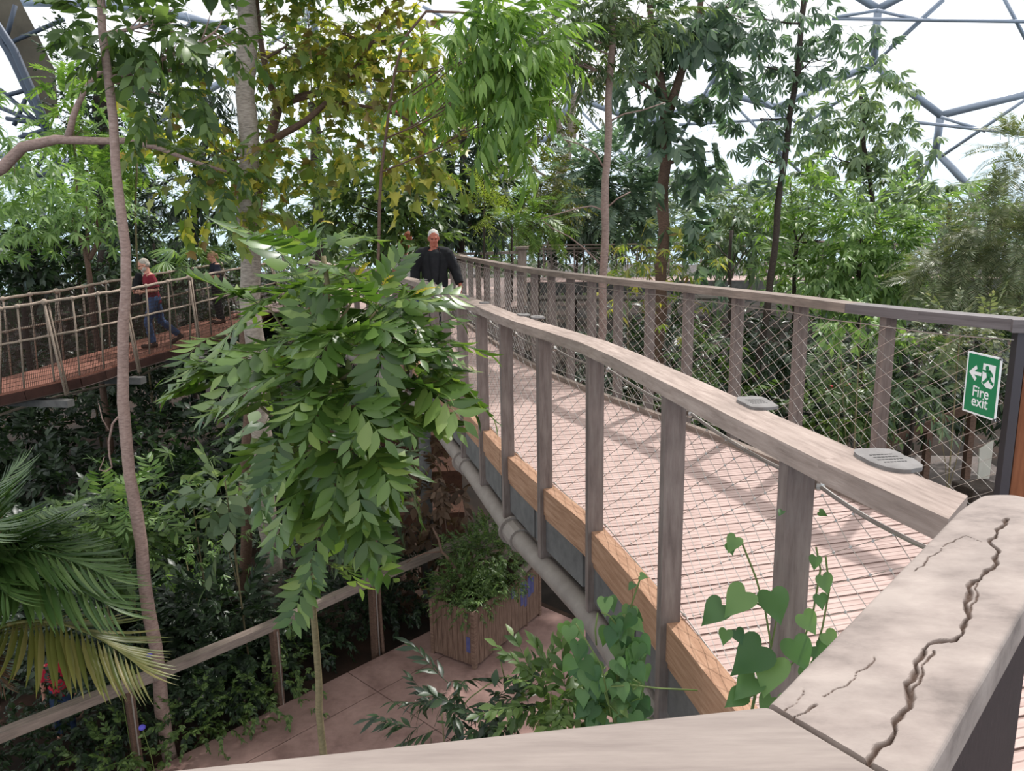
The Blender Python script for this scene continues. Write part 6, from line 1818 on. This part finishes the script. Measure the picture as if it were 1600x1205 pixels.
cap(mb, [c + Vector((0, 0, 1.38)), c + hv * .05 + Vector((0, 0, 1.15)), c + hv * .04 + Vector((0, 0, .95))], [.07, .1, .08]); remeshed(mb, 'folded_cloth', BLACKC, bg_, .014, 3, .01, 9)

# man in black
fp = at(682, 500, 12.2); fp.z = ZD
person('grey haired man in black jacket and dark top walking towards us on the bridge', fp, (.12, -1), 1.84, SKIN_RED, H_WHITE, BLACKT, BLACKC,
       dict(head=(0, .05, 1.6), face=(-.05, 1, -.2), neck=(0, 0, 1.45), shR=(.185, 0, 1.39), shL=(-.185, 0, 1.39), elL=(-.3, -.02, 1.14), wrL=(-.37, .08, .92), haL=(-.15, .25, -1), elR=(.29, -.03, 1.14), wrR=(.3, .06, .9),
            kneeL=(-.1, .12, .5), ankL=(-.1, .1, .09), toeL=(-.11, .28, .04), kneeR=(.1, -.02, .5), ankR=(.1, -.2, .12), toeR=(.1, -.05, .03)), jacket=BLACKC)
# woman farther along the rope bridge
person('fair haired woman in dark top farther up the rope bridge, partly behind leaves', on_rope_bridge(344), (-.8, -.6), 1.64, SKIN, H_BLOND, NAVY, BLACKC,
       dict(head=(0, .06, 1.61), face=(.1, 1, -.35), elL=(-.25, .02, 1.14), wrL=(-.14, .24, 1.12), haL=(.3, .9, .1), elR=(.25, .02, 1.14), wrR=(.14, .24, 1.12), haR=(-.3, .9, .1)), hair_style='tied')
# two people walking away behind the man in black
a = at(637, 364, 15.4)
person('taller red haired person in white walking away beyond the man in black', (a.x, a.y, ZD), (-.25, 1), a.z - ZD + .02, SKIN, H_RED, WHITEC, DENIM, dict(kneeL=(-.1, .1, .5), ankL=(-.1, .12, .09), toeL=(-.11, .3, .04)), voxel=.01)
a = at(634, 374.5, 14.6)
person('shorter red haired person in white walking just in front of the taller one', (a.x - .02, a.y, ZD), (-.3, 1), a.z - ZD + .02, SKIN, H_RED, WHITEC, BLACKC, dict(kneeR=(.1, .1, .5), ankR=(.1, .12, .09), toeR=(.11, .3, .04)), hair_style='long', voxel=.01)
# child in the palms
a = at(90, 1052, 7.4)
person('small person in bright red shirt half hidden behind the palm fronds', (a.x, a.y, gh(a.x, a.y) - .02), (.4, -1), 1.08, SKIN, H_RED, PINKC, DENIM, dict(), voxel=.01)

# small red canopy high among the yellow leaves
a = at(632, 178, 14)
rc = thing('red_canopy', 'small red canopy with a dark top hanging among the yellow leaves', 'canopy', tuple(a))
m_ = MB()
loft(m_, [(a + Vector((0, 0, .0)), Vector((.24, 0, 0)), Vector((0, .24, 0))), (a + Vector((0, 0, .06)), Vector((.2, 0, 0)), Vector((0, .2, 0))), (a + Vector((0, 0, .1)), Vector((.1, 0, 0)), Vector((0, .1, 0)))], 16); m_.build('red_skirt', plain('red_cloth', srgb(190, 40, 60), .7), rc)
m_ = MB()
loft(m_, [(a + Vector((0, 0, .09)), Vector((.22, 0, 0)), Vector((0, .22, 0))), (a + Vector((0, 0, .13)), Vector((.14, 0, 0)), Vector((0, .14, 0))), (a + Vector((0, 0, .16)), Vector((.03, 0, 0)), Vector((0, .03, 0)))], 16); m_.build('dark_top', DARKP, rc)
m_ = MB(); m_.tube([a + Vector((0, 0, .15)), a + Vector((0, 0, 9))], .006, 4); m_.build('cord', DARKSTEEL, rc)

# ------------------------------------------------------------------ light, sky, camera
sun = bpy.data.lights.new('sun', 'SUN'); sun.energy = 3.2; sun.angle = math.radians(1.5); sun.color = (1.0, .955, .91)
so = bpy.data.objects.new('sun', sun); COL.objects.link(so)
sd = Vector((.42, .55, .95)).normalized()
so.rotation_euler = sd.to_track_quat('Z', 'Y').to_euler()
w = bpy.data.worlds.new('World'); bpy.context.scene.world = w; w.use_nodes = True
nt = w.node_tree; bg = nt.nodes['Background']
tc = nt.nodes.new('ShaderNodeTexCoord'); sx = nt.nodes.new('ShaderNodeSeparateXYZ'); nt.links.new(tc.outputs['Generated'], sx.inputs[0])
cr = nt.nodes.new('ShaderNodeValToRGB'); nt.links.new(sx.outputs['Z'], cr.inputs[0])
cr.color_ramp.elements[0].position = 0.0; cr.color_ramp.elements[0].color = (.62, .80, .95, 1)
cr.color_ramp.elements[1].position = .22; cr.color_ramp.elements[1].color = (.97, .985, 1, 1)
e = cr.color_ramp.elements.new(.08); e.color = (.76, .89, .98, 1)
nt.links.new(cr.outputs[0], bg.inputs[0]); bg.inputs[1].default_value = 1.0

cam = bpy.data.cameras.new('camera'); cam.sensor_width = 36; cam.lens = 36 * FPX / 1600; cam.sensor_fit = 'HORIZONTAL'
cam.clip_end = 500; cam.clip_start = .05
co = bpy.data.objects.new('camera', cam); COL.objects.link(co)
M = Matrix.Identity(4)
for i in range(3):
    M[i][0] = _R[i]; M[i][1] = _U[i]; M[i][2] = -_F[i]; M[i][3] = EYE[i]
co.matrix_world = M
sc = bpy.context.scene
sc.camera = co
sc.view_settings.view_transform = 'Standard'; sc.view_settings.look = 'None'; sc.view_settings.gamma = 1
sc.view_settings.exposure = 0.4
sc.cycles.max_bounces = 8; sc.cycles.transparent_max_bounces = 12; sc.cycles.diffuse_bounces = 4; sc.cycles.glossy_bounces = 3; sc.cycles.transmission_bounces = 4
sc.cycles.sample_clamp_indirect = 6
